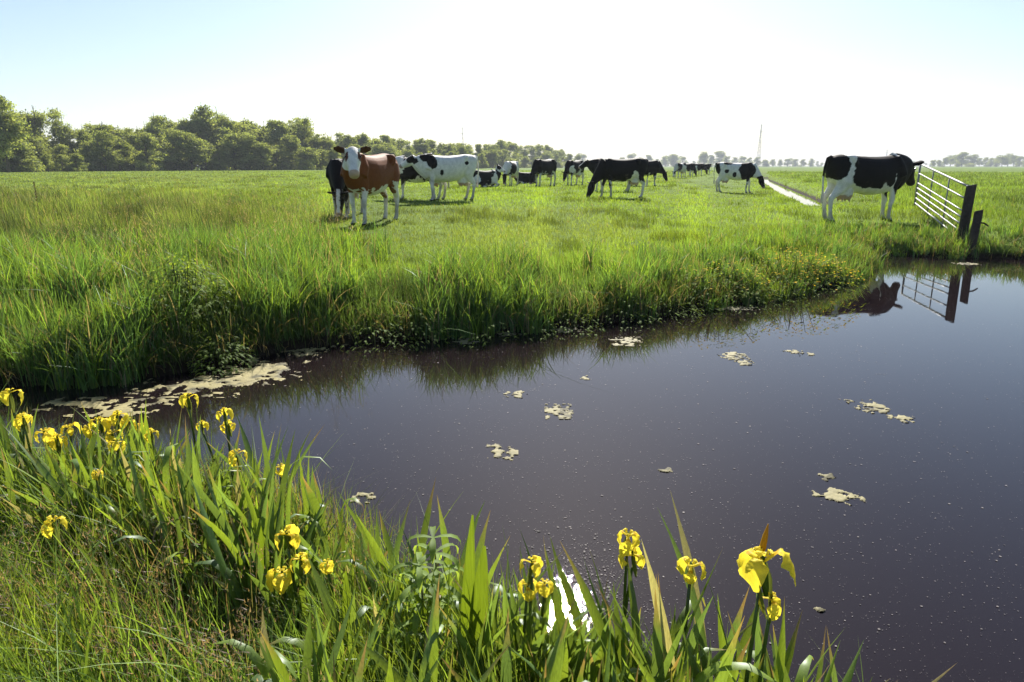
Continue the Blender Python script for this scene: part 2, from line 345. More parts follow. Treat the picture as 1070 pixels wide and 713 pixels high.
def seed_heads(nm, x, y, hr, col, sc=1.0, nb=26):
    mb_V, mb_Q, mb_C, off = [], [], [], 0
    N = len(x); z = height(x, y); h = rng.uniform(*hr, N); lean = rng.gamma(2, .12, N); ld = rng.uniform(0, 6.28, N)
    w = np.full(N, .0022 * sc)
    V, Qs, C = blades(np.stack([x, y, z], -1), h, w, lean, ld, rng.uniform(0, 3.14, N), np.tile(np.array([.16, .15, .06]), (N, 1)), 5)
    mb_V.append(V); mb_Q.append(Qs); mb_C.append(C); off = len(V)
    t = rng.uniform(.72, 1.0, (N, nb)); up = (t - .22 * np.clip(lean, 0, 1.5)[:, None] * t ** 2) * h[:, None]; o = (lean * h)[:, None] * t ** 2
    sp = (.035 * (1.05 - t) / .33 + .004) * sc
    px = (x[:, None] + np.cos(ld)[:, None] * o + rng.normal(0, 1, (N, nb)) * sp).ravel(); py = (y[:, None] + np.sin(ld)[:, None] * o + rng.normal(0, 1, (N, nb)) * sp).ravel(); pz = (z[:, None] + up).ravel()
    M = N * nb
    V, Qs, C = blades(np.stack([px, py, pz], -1), rng.uniform(.008, .018, M) * sc, rng.uniform(.0025, .005, M) * sc, rng.uniform(0, 1.5, M), rng.uniform(0, 6.28, M), rng.uniform(0, 3.14, M),
                      np.asarray(col) * rng.uniform(.6, 1.3, (M, 1)), 1)
    mb_V.append(V); mb_Q.append(Qs + off); mb_C.append(C)
    tag(link(nm, np_mesh(nm, np.concatenate(mb_V), np.concatenate(mb_Q), np.concatenate(mb_C)), M_GRASS), kind='stuff')
N = 900; x = rng.uniform(-3.6, .9, N); y = rng.uniform(.8, 3.1, N); ok = (sd_pond(x, y) > .1) & (fbm(x * 1.1 + 9, y * 1.1, 54) > .52); seed_heads('brown_seed_grass', x[ok], y[ok], (.16, .36), (.24, .165, .10))
g1, g2, g3 = AT(20, 620, 1.55), AT(215, 690, 1.25), AT(110, 560, 1.75)
x = np.concatenate([rng.normal(g1[0] - .08, .13, 85), rng.normal(g2[0], .10, 32), rng.normal(g3[0], .3, 25)]); y = np.concatenate([rng.normal(g1[1], .16, 85), rng.normal(g2[1], .08, 32), rng.normal(g3[1], .15, 25)]); ok = (sd_pond(x, y) > .1) & (y > .5)
seed_heads('reddish_seed_grass', x[ok], y[ok], (.20, .38), (.27, .19, .14), 1.0)
p = sector(5.5, 26, 16, None, -50, -14); x, y = p[:, 0], p[:, 1]; ok = (sd_pond(x, y) > .4) & (y > 4.5) & (fbm(x * .5, y * .5, 61) > .45); seed_heads('pale_seed_grass', x[ok], y[ok], (.55, .85), (.30, .24, .17), 1.9, 16)

# ------------------------------------------------------------------ leafy things: ribbons along a curve
def ribbon(mb, pts, wid, col, fold=.25, side=None, ruffle=0, na=3):
    pts = np.asarray(pts, float); k = len(pts); T = np.gradient(pts, axis=0); T /= np.linalg.norm(T, axis=1)[:, None] + 1e-9
    if side is None:
        side = np.cross(T[0], [0, 0, 1.]); side = side if np.linalg.norm(side) > .1 else np.array([1., 0, 0])
    side = np.asarray(side, float); V = []
    o = np.linspace(-1, 1, na)
    for i in range(k):
        s = side - T[i] * (side @ T[i]); s /= np.linalg.norm(s) + 1e-9; nn = np.cross(T[i], s)
        for q in o:
            r = ruffle * wid[i] * math.sin(i * 2.1 + q * 3 + 5 * q * q * i) * abs(q)
            V.append(pts[i] + s * q * wid[i] * .5 + nn * (-abs(q) * fold * wid[i] * .5 + r))
    Q = [(i * na + j, i * na + j + 1, (i + 1) * na + j + 1, (i + 1) * na + j) for i in range(k - 1) for j in range(na - 1)]
    mb.add(V, Q, col)
def sword(mb, base, h, w, az, lean, col, droop=0, k=11, face=None):
    t = np.linspace(0, 1, k); d = np.array([math.cos(az), math.sin(az), 0])
    if droop:                            # the upper part folds over and hangs
        a = np.cumsum(np.where(t > .55, (t - .55) * droop, 0)) * .55 + lean * t; st = h / (k - 1)
        pts = [np.array(base, float)]
        for i in range(1, k): pts.append(pts[-1] + st * (np.array([0, 0, math.cos(a[i])]) + d * math.sin(a[i])))
        pts = np.array(pts)
    else:
        pts = np.array(base)[None] + d[None] * (lean * h * t ** 1.8)[:, None] + np.array([0, 0, 1.])[None] * (h * (t - .2 * min(lean, 1) * t * t))[:, None]
    wid = w * np.minimum(1, np.minimum(.65 + .8 * t, 1.0)) * np.clip(1.04 - t ** 5, .03, 1) * np.where(t > .8, np.clip((1.02 - t) / .22, .03, 1) ** .8, 1)
    f = (az + math.pi / 2 + random.uniform(-.9, .9)) if face is None else face
    pts = pts + np.array([-d[1], d[0], 0])[None] * (h * random.uniform(-.09, .09) * np.sin(t * math.pi * random.uniform(.8, 1.4)))[:, None]
    col = np.repeat(np.asarray(col)[None] * (.8 + .3 * t[:, None]), 3, 0)
    if random.random() < .45: tt = np.repeat(np.clip((t - random.uniform(.82, .93)) / .06, 0, 1), 3)[:, None]; col = col * (1 - tt) + np.array([.26, .18, .08]) * tt
    ribbon(mb, pts, wid, col, .22, (math.cos(f), math.sin(f), 0))
def leafcol(b=1.0):
    k = random.random()
    c = np.array([.105, .175, .052]) * (1 - k) + np.array([.165, .235, .028]) * k
    if random.random() < .03: c = np.array([.30, .28, .15])
    return c * random.uniform(.7, 1.3) * b

# the yellow flag flower: falls, style arms, bract
def petal_mesh(L, W, kind, tint=1.0):
    mb = MB(); k = 16; t = np.linspace(0, 1, k)
    if kind == 'fall':
        r = L * (.62 * np.sin(t * 1.9)); z = L * (.32 * np.sin(t * 2.6) - .80 * t ** 2.5); wid = W * 1.12 * (.28 + .30 * t + .8 * np.exp(-((t - .68) / .22) ** 2)) * np.clip((1.03 - t) / .16, .25, 1) ** .6
        c = [np.array([.93, .78, .06]) * tint] * k
        C = np.array([np.array([.74, .48, .02]) if .25 < tt < .40 else np.array([.94, .80, .07]) for tt in t]) * tint
    else:
        r = L * (.10 + .42 * t); z = L * (.06 + .62 * t - .55 * t ** 3); wid = W * (.55 + .6 * np.sin(t * 2.6)) * np.clip((1.05 - t) / .2, .2, 1)
        C = np.tile(np.array([.95, .82, .09]) * tint, (k, 1))
    pts = np.stack([r, 0 * r, z], -1); ribbon(mb, pts, wid, np.repeat(C, 7, 0) * rng.uniform(.82, 1.08, (len(C) * 7, 1)), .3, (0, 1, 0), .16, 7)
    return mb.mesh('petal')
P_FALL = [petal_mesh(.080, .031, 'fall'), petal_mesh(.068, .033, 'fall', .95), petal_mesh(.062, .026, 'fall', .9)]
P_STAND = [petal_mesh(.038, .015, 'style'), petal_mesh(.034, .013, 'style', .95)]
def ovary_mesh():
    mb = MB(); tube(mb, [(0, 0, -.055), (0, 0, -.04), (0, 0, -.015), (0, 0, 0), (0, 0, .012)], [.0035, .006, .007, .004, .004], (.09, .14, .02), 6)
    for a in (0.4, 3.4):
        d = np.array([math.cos(a), math.sin(a), 0]); ribbon(mb, [d * .004 + np.array([0, 0, -.09]), d * .010 + np.array([0, 0, -.06]), d * .012 + np.array([0, 0, -.03]), d * .006 + np.array([0, 0, 0])], np.array([.006, .014, .012, .002]), (.12, .15, .03), .5)
    return mb.mesh('flower_base')
def bud_mesh():
    mb = MB(); tube(mb, [(0, 0, -.02), (0, 0, .005), (0, 0, .03), (0, 0, .055)], [.003, .0065, .005, .0008], (.42, .26, .02), 6); return mb.mesh('bud')
OV = ovary_mesh(); BUD = bud_mesh()
def flower(parent, p, size=1.0, rz=None, wilt=0, openness=1.0):
    f = link('flower', OV, M_PETAL, parent); f.location = p; f.rotation_euler = (random.uniform(-.2, .2), random.uniform(-.2, .2), random.uniform(0, 6.28) if rz is None else rz); f.scale = (size,) * 3
    for k in range(3):
        q = link('petal', random.choice(P_FALL), M_PETAL, f); q.rotation_euler = (random.uniform(-.15, .15), random.uniform(-.15, .25) + wilt * .5, k * 2.094 + random.uniform(-.2, .2)); s = random.uniform(.88, 1.1); q.scale = (s * openness, s, s)
        q = link('style_arm', random.choice(P_STAND), M_PETAL, f); q.rotation_euler = (0, random.uniform(-.2, .1), k * 2.094 + .1 + random.uniform(-.2, .2)); q.location = (0, 0, .006)
    return f
def iris(tip, label, leaves=7, flowers=(), hmin=.25, leafh=None, spread=.07, wr=(.013, .027), lean=(.05, .35), droops=1, rzf=None, name='yellow_iris', grp='yellow flag irises along the near bank', fsize=1.0):
    """tip: world point of the main flower or the highest leaf"""
    x, y = tip[0], tip[1]; g = max(gz(x, y), -.05); H = max(tip[2] - g, hmin)
    root = tag(empty(name, (x, y, g)), label, 'iris', grp)
    mb = MB(); LH = leafh or H
    for i in range(leaves):
        a = random.uniform(0, 6.28); q = random.uniform(0, spread)
        dr = random.uniform(3, 6) if i < droops and LH > .35 else 0
        sword(mb, (q * math.cos(a), q * math.sin(a), -.03), LH * random.uniform(.62, 1.02) * (1.0 if i else 1.04), random.uniform(*wr), a + random.uniform(-.4, .4), random.uniform(*lean), leafcol(), dr)
    for i in range(3):                   # short young leaves at the foot
        a = random.uniform(0, 6.28); sword(mb, (.03 * math.cos(a), .03 * math.sin(a), -.03), LH * random.uniform(.3, .55), random.uniform(.009, .016), a, random.uniform(.3, .8), leafcol())
    link('foliage', mb.mesh('iris_foliage'), M_IRIS, root)
    for j, (ox, oy, oz, s, w) in enumerate(flowers):
        fp = np.array([ox, oy, H + oz])
        mb = MB(); b0 = np.array([random.uniform(-.02, .02), random.uniform(-.02, .02), -.02]); mid = (b0 + fp) / 2 + np.array([random.uniform(-.015, .015), random.uniform(-.015, .015), .03])
        t = np.linspace(0, 1, 7)[:, None]; pts = (1 - t) ** 2 * b0 + 2 * t * (1 - t) * (mid) + t * t * (fp - np.array([0, 0, .05 * s]))
        tube(mb, pts, np.linspace(.0055, .0035, 7), (.075, .12, .02), 6)
        link('stem', mb.mesh('iris_stem'), M_IRIS, root)
        flower(root, fp, s * fsize, rzf if j == 0 else None, w)
    return root

FL = [  # flower pixel, distance, label, further flowers (offset, scale, wilt)
    ((797, 586), 1.16, 'large open yellow iris flower rightmost on the bank with a pointed orange bud above it', [(0, 0, 0, 1.28, 0), (.02, -.01, -.075, .6, .8)], -.25, 5),
    ((656, 560), 1.48, 'yellow iris of two stacked blooms standing against the water left of the large rightmost one', [(0, 0, 0, .8, .3), (.014, 0, -.05, .75, .4)], .4, 6),
    ((722, 592), 1.30, 'small ragged yellow iris behind a pale folded leaf near the bottom right', [(0, 0, 0, .78, .5)], None, 7),
    ((556, 588), 1.42, 'yellow iris with three crowded blooms beside the glittering patch of water', [(0, 0, 0, .72, .2), (-.012, 0, -.06, .7, .6), (.03, 0, -.055, .55, .8)], None, 6),
    ((300, 558), 1.62, 'yellow iris with a column of three blooms among the grass left of the water', [(0, 0, 0, .85, .2), (.03, 0, -.075, .8, .3), (-.02, -.01, -.11, .85, .4)], None, 5),
    ((55, 545), 1.72, 'single yellow iris low in the grass near the left edge', [(0, 0, 0, .8, .2)], None, 3),
    ((247, 474), 2.25, 'yellow iris with a side facing bloom below the pale pair at the pond edge', [(0, 0, 0, .82, .3)], None, 6),
    ((234, 430), 2.45, 'pale yellow iris pair topmost before the narrow brown water', [(0, 0, 0, .7, .1), (.0, .02, -.055, .7, .6), (-.09, 0, -.05, .6, .3)], None, 6),
    ((196, 415), 2.5, 'pale wide open iris floating above the beige algae mat', [(0, 0, 0, .9, 0)], .2, 4),
    ((10, 410), 2.35, 'bright yellow iris rising highest at the left edge', [(0, 0, 0, .85, .2), (.03, 0, -.09, .6, .6)], None, 6),
    ((46, 452), 2.3, 'yellow iris with two blooms touching right of the highest left one', [(0, 0, 0, .8, .4), (.03, .02, -.03, .8, .5)], None, 5),
    ((104, 440), 2.45, 'yellow iris with blooms crowded between two upright leaves on the left', [(0, 0, 0, .85, .2), (.06, .02, .02, .8, .2), (.04, 0, -.05, .7, .4), (-.05, 0, -.03, .7, .5)], None, 7),
    ((24, 436), 2.3, 'small yellow iris just below the highest one at the left edge', [(0, 0, 0, .7, .4)], None, 4),
    ((72, 447), 2.35, 'lone yellow iris between the touching pair and the crowded blooms', [(0, 0, 0, .7, .2)], None, 4),
    ((122, 462), 2.25, 'lower yellow iris under the crowded blooms on the left', [(0, 0, 0, .65, .5)], None, 4),
    ((158, 452), 2.4, 'small yellow iris right of the crowded blooms before the algae', [(0, 0, 0, .65, .3)], None, 4),
    ((133, 440), 2.55, 'yellow iris beside the tallest dark leaf pair in front of the algae', [(0, 0, 0, .8, .3), (.05, 0, -.02, .6, .5)], None, 7),
    ((293, 488), 2.1, 'fading pale iris between tall blades at the water edge', [(0, 0, 0, .55, .8)], None, 7),
    ((342, 588), 1.6, 'withered brownish iris head left of the wide upright leaf', [(0, 0, 0, .5, 1.2)], None, 4),
    ((100, 494), 2.0, 'small half hidden yellow iris in the middle of the left grass', [(0, 0, 0, .5, .8)], None, 4),
]
for (uv, d, lab, fl, rz, nl) in FL:
    r = iris(AT(*uv, d), lab, nl + 2, fl, rzf=rz, leafh=None)
    if uv == (797, 586):
        H = AT(*uv, d)[2] - r.location.z
        bq = link('bud', BUD, M_PETAL, r); bq.location = (.005, .02, H + .012); bq.rotation_euler = (0, .12, 0); bq.scale = (1.0, 1.0, 1.0)
LV = [  # leaf-only clumps: tip pixel, distance, leaves, label
    ((325, 438), 2.15, 7, 'tall blade clump with one leaf snapped over to the right above the water'), ((262, 420), 2.4, 8, 'upright blade clump at the narrow end of the pond'),
    ((150, 396), 2.45, 8, 'high blade clump with whitish folded leaves before the algae'), ((65, 402), 2.4, 6, 'dark slim blade clump between the left blooms'),
    ((112, 425), 2.35, 6, 'broad crossing blades at the left among yellow blooms'), ((30, 470), 2.1, 6, 'pale grey green blades bending left near the edge'),
    ((405, 535), 1.75, 6, 'fan of wide backlit blades leaning right over the water'), ((360, 510), 1.85, 8, 'dense blade clump left of the leaning fan'),
    ((300, 500), 1.95, 8, 'crowded blades under the fading iris'), ((345, 570), 1.4, 4, 'long single blades standing in front of the withered head'),
    ((415, 590), 1.45, 5, 'narrow upright blades before the drooping loosestrife'), ((510, 545), 1.45, 5, 'slim blades right of the upright dock leaves'),
    ((572, 540), 1.42, 6, 'blade clump rising behind the three crowded blooms'), ((598, 556), 1.35, 6, 'very wide blade clump slanting left beside the glitter'),
    ((690, 540), 1.25, 6, 'blade clump with a pale leaf folded flat across it'), ((756, 515), 1.22, 5, 'tallest pointed blade left of the large bloom'),
    ((835, 650), 1.16, 4, 'short blades standing below the large bloom'), ((878, 655), 1.18, 3, 'last blades at the far right of the bank'),
    ((640, 620), 1.3, 7, 'low blade clump under the two stacked blooms'), ((560, 640), 1.25, 6, 'low arching blades at the bottom centre'),
    ((470, 640), 1.35, 5, 'short bright blades under the dock leaves'), ((700, 610), 1.18, 7, 'bushy blade clump at the bottom beside the ragged bloom'),
    ((760, 640), 1.1, 6, 'dark blade clump at the foot of the large bloom'), ((215, 470), 2.15, 6, 'blades crossing behind the side facing bloom'),
    ((180, 450), 2.3, 7, 'tangled blades behind the long brown stalks'), ((620, 660), 1.12, 5, 'blades cut off by the bottom edge right of centre'),
    ((400, 650), 1.25, 4, 'two level blades lying across the grass at the bottom'), ((0, 440), 2.3, 6, 'blade clump cut by the left edge of the picture'),
]
for (uv, d, nl, lab) in LV:
    iris(AT(*uv, d), lab, nl + 4, (), wr=(.014, .030), lean=(.04, .45), name='iris_leaf_clump', grp='leafy iris clumps without flowers')

for i in range(96):
    t = i / 95; u = float(np.interp(t, [0, .4, .7, 1], [-20, 300, 560, 850])) + random.uniform(-15, 15); d = float(np.interp(u, [-20, 150, 300, 400, 560, 850], [2.5, 2.45, 2.05, 1.75, 1.42, 1.12])) * random.uniform(.88, 1.03)
    x = (u - CU) / F * d * 1.2; g = max(gz(x, d), 0); iris((x, d, g + random.uniform(.28, .55)), 'young iris blades crowded along the near water edge', random.randint(5, 9), (), wr=(.014, .028), lean=(.05, .5), name='iris_shoot', grp='young iris shoots along the near water edge')
for i in range(46):
    u = random.uniform(-20, 340); d = float(np.interp(u, [-20, 150, 300, 340], [2.45, 2.4, 2.05, 1.8])) * random.uniform(.8, 1.02); x = (u - CU) / F * d * 1.2; g = max(gz(x, d), 0)
    iris((x, d, g + random.uniform(.36, .60)), 'young iris blades crowded along the near water edge', random.randint(4, 8), (), wr=(.013, .028), lean=(.05, .5), name='iris_shoot', grp='young iris shoots along the near water edge')
for i in range(44):
    u = random.uniform(330, 850); d = random.uniform(.98, 1.3); x = (u - CU) / F * d * 1.25; g = max(gz(x, d), 0)
    iris((x, d, g + random.uniform(.36, .56)), 'young iris blades crowded along the near water edge', random.randint(5, 8), (), wr=(.014, .030), lean=(.05, .5), name='iris_shoot', grp='young iris shoots along the near water edge')
# dock plants with broad leaves, loosestrife with whorled leaves
def broad_leaf(mb, base, h, w, az, lean, col):
    k = 14; t = np.linspace(0, 1, k); d = np.array([math.cos(az), math.sin(az), 0])
    pts = np.array(base)[None] + d[None] * (lean * h * t ** 1.6)[:, None] + np.array([0, 0, 1.])[None] * (h * t)[:, None]
    tl = np.clip((t - .22) / .78, 0, 1); wid = np.where(t < .22, .006, w * np.sin(np.clip(tl, .02, .985) * math.pi) ** .6 * (1 - .25 * tl))
    ribbon(mb, pts, wid, col, .12, (1, .15 * random.uniform(-1, 1), 0), .10, 7)
def dock(tip, label, spec):
    g = gz(tip[0], tip[1]); root = tag(empty('dock_plant', (tip[0], tip[1], g)), label, 'dock'); mb = MB(); H = tip[2] - g
    for (dx, hh, w, az, ln) in spec: broad_leaf(mb, (dx, 0, 0), H * hh, w, az, ln, np.array([.125, .185, .016]) * random.uniform(.85, 1.1))
    link('foliage', mb.mesh('dock_foliage'), M_IRIS, root)
dock(AT(482, 540, 1.42), 'dock plant with two wide wavy backlit leaves standing upright by the water', [(0, 1.0, .034, .3, .05), (.025, .86, .05, 0, .06), (-.03, .6, .04, 2.8, .3), (.05, .5, .04, .2, .5)])
dock(AT(268, 545, 1.72), 'dock plant with narrow crinkled leaves beside the column of iris blooms', [(0, 1.0, .04, 1.6, .05), (-.02, .7, .035, 3.0, .2), (.03, .6, .04, .2, .3)])
dock(AT(360, 600, 1.5), 'low dock plant with a single yellow green leaf left of the leaning fan', [(0, 1.0, .03, 1.6, .04), (.04, .5, .03, .2, .5)])
def loosestrife(tip, label, tiers=9):
    g = max(gz(tip[0], tip[1]), 0); root = tag(empty('loosestrife', (tip[0], tip[1], g)), label, 'wild plant', 'loosestrife plants'); H = tip[2] - g
    ms = MB(); tube(ms, [(0, 0, 0), (.01, 0, H * .5), (0, .005, H)], [.004, .0035, .002], (.12, .12, .04)); link('stem', ms.mesh('stem'), M_IRIS, root)
    mb = MB()
    for i in range(tiers):
        z = H * (.25 + .75 * i / (tiers - 1)); L = .11 * (1.1 - .55 * i / tiers)
        for k in range(4):
            a = k * 1.57 + i * .8 + random.uniform(-.2, .2); d = np.array([math.cos(a), math.sin(a), 0]); t = np.linspace(0, 1, 6)
            pts = np.array([0, 0, z])[None] + d[None] * (L * np.sin(t * 1.7))[:, None] + np.array([0, 0, 1.])[None] * (L * (.5 * t - .95 * t ** 2))[:, None]
            ribbon(mb, pts, .016 * np.sin(np.clip(t * .94 + .05, 0, 1) * math.pi) ** .7, np.array([.20, .29, .06]) * random.uniform(.8, 1.2), .2)
    link('foliage', mb.mesh('foliage'), M_HERB, root)
loosestrife(AT(453, 562, 1.5), 'leafy stalk with whorls of drooping leaves left of the upright dock')
loosestrife(AT(438, 590, 1.45), 'shorter leafy stalk in front of the whorled one by the water', 7)

# ------------------------------------------------------------------ floating algae mats
def algae(u, v, ru, rv, label, thr=.42, seed=0, res=None, col=(.52, .44, .22)):
    c = G(u, v); a = G(u + ru, v)[0] - c[0]; b_ = abs(G(u, v - rv)[1] - c[1]); ru, rv = ru, rv; res = res or max(.006, min(.018, a / 30)); thr = thr + (.09 if u < 330 else .05)
    xs = np.arange(-a, a, res); ys = np.arange(-b_, b_, res); XX, YY = np.meshgrid(xs, ys)
    wx, wy = XX + c[0], YY + c[1]; e = 1 - np.sqrt((XX / a) ** 2 + (YY / b_) ** 2)
    f = .75 * fbm(wx * 2.2 / max(.1, a), wy * 2.2 / max(.06, b_), 70 + seed) + 1.6 * (fbm(wx * (15 if a > .4 else 34), wy * (20 if a > .4 else 30), 71 + seed, 4) - .5) + .30 + .5 * (e - .75)
    keep = f > thr
    zz = np.where(keep, .002 + .005 * np.clip(f - thr, 0, .5) + .003 * fbm(wx * 40, wy * 40, 75), -.004)
    I = np.arange(XX.size).reshape(XX.shape); kq = keep[:-1, :-1] | keep[1:, 1:] & keep[:-1, 1:]
    Q = np.stack([I[:-1, :-1], I[:-1, 1:], I[1:, 1:], I[1:, :-1]], -1)[kq]
    if len(Q) == 0: return
    use = np.unique(Q); mp = np.zeros(XX.size, int); mp[use] = np.arange(len(use))
    V = np.stack([XX.ravel()[use], YY.ravel()[use], zz.ravel()[use]], -1)
    tone = fbm(wx * 9, wy * 9, 77).ravel()[use][:, None]; t2 = fbm(wx * 30, wy * 30, 78).ravel()[use][:, None]; C = np.asarray(col) * (.3 + .9 * tone + .5 * t2); C = np.where(tone * .6 + t2 * .4 < .42, C * np.array([.42, .42, .36]), C)
    o = link('algae_mat', np_mesh('algae_mat', V, mp[Q], C), M_ALGAE); o.location = (c[0], c[1], 0)
    tag(o, label, 'algae', 'algae mats floating on the pond')
AL = [(275, 388, 52, 14, 'large crusty beige algae mat at the narrow left end of the pond', .36), (205, 403, 60, 12, 'beige algae mat under the pale iris in the narrow water', .38),
      (115, 423, 70, 12, 'yellow brown algae mat behind the left cluster of irises', .42),
      (318, 368, 26, 6, 'thin algae mat tucked below the sedge of the far bank', .42), (358, 359, 12, 4, 'small pale algae patch right of the thin tucked one', .40),
      (590, 345, 18, 3, 'pale algae strip at the foot of the far bank near the middle', .40), (532, 349, 14, 3, 'small algae strip by the bank left of the middle one', .40), (487, 357, 14, 3, 'thin algae strip by the bank straight below the grazing black cow', .42),
      (655, 357, 18, 5, 'small twin algae patch in the bank reflection', .42), (766, 372, 15, 4, 'broken algae flake beyond the middle of the pond', .40), (778, 379, 10, 3, 'narrow algae flake touching the broken one', .40), (835, 369, 14, 3, 'faint algae flake on the blue water toward the gate', .44),
      (540, 412, 14, 4, 'small flat algae flake under the far bank reflection', .40), (584, 430, 15, 8, 'lumpy algae flake in the centre of the pond', .40), (611, 395, 6, 2.5, 'tiny algae speck above the lumpy central flake', .38),
      (908, 425, 17, 7, 'slanting algae flake on the right of the pond', .40), (942, 438, 16, 4, 'thin tail of algae trailing the slanting flake', .44), (875, 519, 26, 9, 'ragged algae flake above the last blades on the right', .42), (866, 499, 12, 4, 'faint algae trace above the ragged right flake', .44),
      (525, 472, 17, 9, 'thin greenish film of algae in mid water', .46), (381, 520, 13, 6, 'pinkish algae flake beside the near bank blades', .40), (695, 492, 8, 3, 'tiny pale flake halfway to the near bank', .42), (855, 636, 6, 4, 'small round bubble raft right of the large bloom', .36),
      (760, 322, 34, 2.5, 'pale line of algae along the far bank under the yellow herbs', .40), (1010, 276, 12, 1.4, 'pale algae line below the gate post', .40)]
for i, (u, v, ru, rv, lab, th) in enumerate(AL): algae(u, v, ru, rv, lab, th, i * 3, col=(.19, .17, .085) if u > 330 else (.21, .18, .075))
0 and algae(612, 622, 34, 40, 'whitish scum breaking the sun glitter beside the near bank', .52, 200, .006, (.62, .58, .52))

def specks():
    N = 34000; r = 1.5 * (11 / 1.5) ** rng.uniform(0, 1, N); th = R(90) - rng.uniform(R(-25), R(46), N); x, y = r * np.cos(th), r * np.sin(th)
    ok = (sd_pond(x, y) < -.05) & (rng.random(N) < .25 + .9 * fbm(x * 1.2, y * 1.2, 81)); x, y = x[ok], y[ok]; N = len(x)
    g = G(612, 622); k2 = 2200; x = np.concatenate([x, rng.normal(g[0], .12, k2)]); y = np.concatenate([y, rng.normal(g[1] + .05, .20, k2)]); ok = sd_pond(x, y) < 0; x, y = x[ok], y[ok]; N = len(x)
    s = rng.gamma(1.2, .0005, N) * np.hypot(x, y) ** .45 + .0005; a = rng.uniform(0, 6.28, N)
    s[-k2 // 2:] *= 1.5
    k = 6; an = a[:, None] + np.arange(k)[None] * 2 * math.pi / k; rr = s[:, None] * rng.uniform(.6, 1.2, (N, k))
    V = np.stack([x[:, None] + rr * np.cos(an), y[:, None] + rr * np.sin(an), np.full((N, k), .0025)], -1)
    V2 = V.copy(); V2[..., 2] = .0; 
    q = np.array([[0, 1, 2, 3], [0, 3, 4, 5]]); Q = (q[None] + (np.arange(N) * k)[:, None, None]).reshape(-1, 4)
    C = np.repeat(np.array([.13, .118, .112]) * rng.uniform(.2, 1.4, (N, 1)), k, 0)
    tag(link('floating_specks', np_mesh('floating_specks', V.reshape(-1, 3), Q, C), M_ALGAE), kind='stuff')
specks()

# ------------------------------------------------------------------ herbs and bush on the far bank
def herb(name, label, cx, cy, rad, ht, n, lsize, col, cat, fl=None, nf=0, fs=.02, group=None):
    g = gz(cx, cy); root = tag(empty(name, (cx, cy, g)), label, cat, group); mb = MB(); st = MB()
    for i in range(n):
        a = random.uniform(0, 6.28); q = math.sqrt(random.random()); zz = ht * (1 - .75 * q ** 2.2) * random.uniform(.25, 1.0); p = np.array([q * rad * math.cos(a), q * rad * math.sin(a), zz])
        L = lsize * random.uniform(.6, 1.3); a2 = a + random.uniform(-1, 1); d = np.array([math.cos(a2), math.sin(a2), 0]); t = np.linspace(0, 1, 4)
        pts = p + d * (L * t)[:, None] + np.array([0, 0, 1.]) * (L * (.35 * t - .7 * t * t))[:, None]
        ribbon(mb, pts, L * .42 * np.array([.15, .9, .8, .05]), np.asarray(col) * random.uniform(.6, 1.4), .2)
    for i in range(max(6, n // 40)):
        a = random.uniform(0, 6.28); q = random.random() * rad * .8; tube(st, [(q * .4 * math.cos(a), q * .4 * math.sin(a), -.02), (q * math.cos(a), q * math.sin(a), ht * random.uniform(.5, .9))], [.005, .003], (.07, .09, .03), 4)
    link('foliage', mb.mesh('herb_foliage'), M_HERB, root); link('stems', st.mesh('herb_stems'), M_HERB, root)
    if nf:
        fb = MB()
        for i in range(nf):
            a = random.uniform(0, 6.28); q = math.sqrt(random.random()); p = np.array([q * rad * math.cos(a), q * rad * math.sin(a), ht * (1 - .7 * q ** 2.2) * random.uniform(.75, 1.12)])
            for k in range(3):
                a2 = random.uniform(0, 6.28); d = np.array([math.cos(a2), math.sin(a2), random.uniform(-.3, .5)]); ribbon(fb, [p, p + d * fs * .5, p + d * fs], fs * np.array([.5, 1, .4]), np.asarray(fl) * random.uniform(.7, 1.2), .1)
        o = link('blossoms', fb.mesh('blossoms'), M_PETAL, root)
    return root
c = G(195, 345, .2); herb('bank_bush', 'rounded leafy bush hanging over the water at the left of the far bank', c[0], c[1], .42, .60, 1300, .055, (.17, .24, .04), 'bush')
c = G(232, 372, .1); herb('bank_bush', 'small leafy plant right below the rounded bush', c[0], c[1], .25, .32, 420, .045, (.12, .18, .03), 'bush')
c = G(848, 292, .25); herb('yellow_herb', 'clump of orange yellow flowering herbs on the bank left of the inlet', c[0], c[1] + .5, .85, .52, 560, .055, (.18, .25, .035), 'wild plant', (.75, .52, .03), 230, .019)
c = G(760, 303, .25); herb('yellow_herb', 'low patch of sparse yellow flowering herbs left of the orange yellow clump', c[0], c[1] + .45, .7, .38, 380, .05, (.18, .25, .035), 'wild plant', (.72, .55, .04), 90, .017)
hb = [(655, 322), (700, 316), (735, 312), (790, 306), (820, 300), (880, 290), (560, 334), (600, 330), (500, 338), (430, 340), (385, 345), (900, 262), (945, 262), (985, 262), (1050, 264)]
hl = ['by the twin algae patch', 'just right of the twin algae patch', 'left of the sparse yellow herbs', 'right of the sparse yellow herbs', 'left of the orange yellow clump', 'at the tip of the bank by the inlet', 'above the middle algae strip', 'right of the middle algae strip',
      'above the thin algae strip', 'below the brown cow', 'at the left of the brown cow', 'on the crossing before the gate cow', 'under the head of the gate cow', 'at the foot of the gate', 'right of the short post']
for (u, v), t_ in zip(hb, hl):
    c = G(u, v, .22); herb('bank_herb', 'leafy green herb clump on the waterside ' + t_, c[0], c[1] + .3, random.uniform(.3, .5), random.uniform(.26, .40), 230, .045, (.155, .225, .035), 'wild plant', group='leafy herb clumps on the far bank')
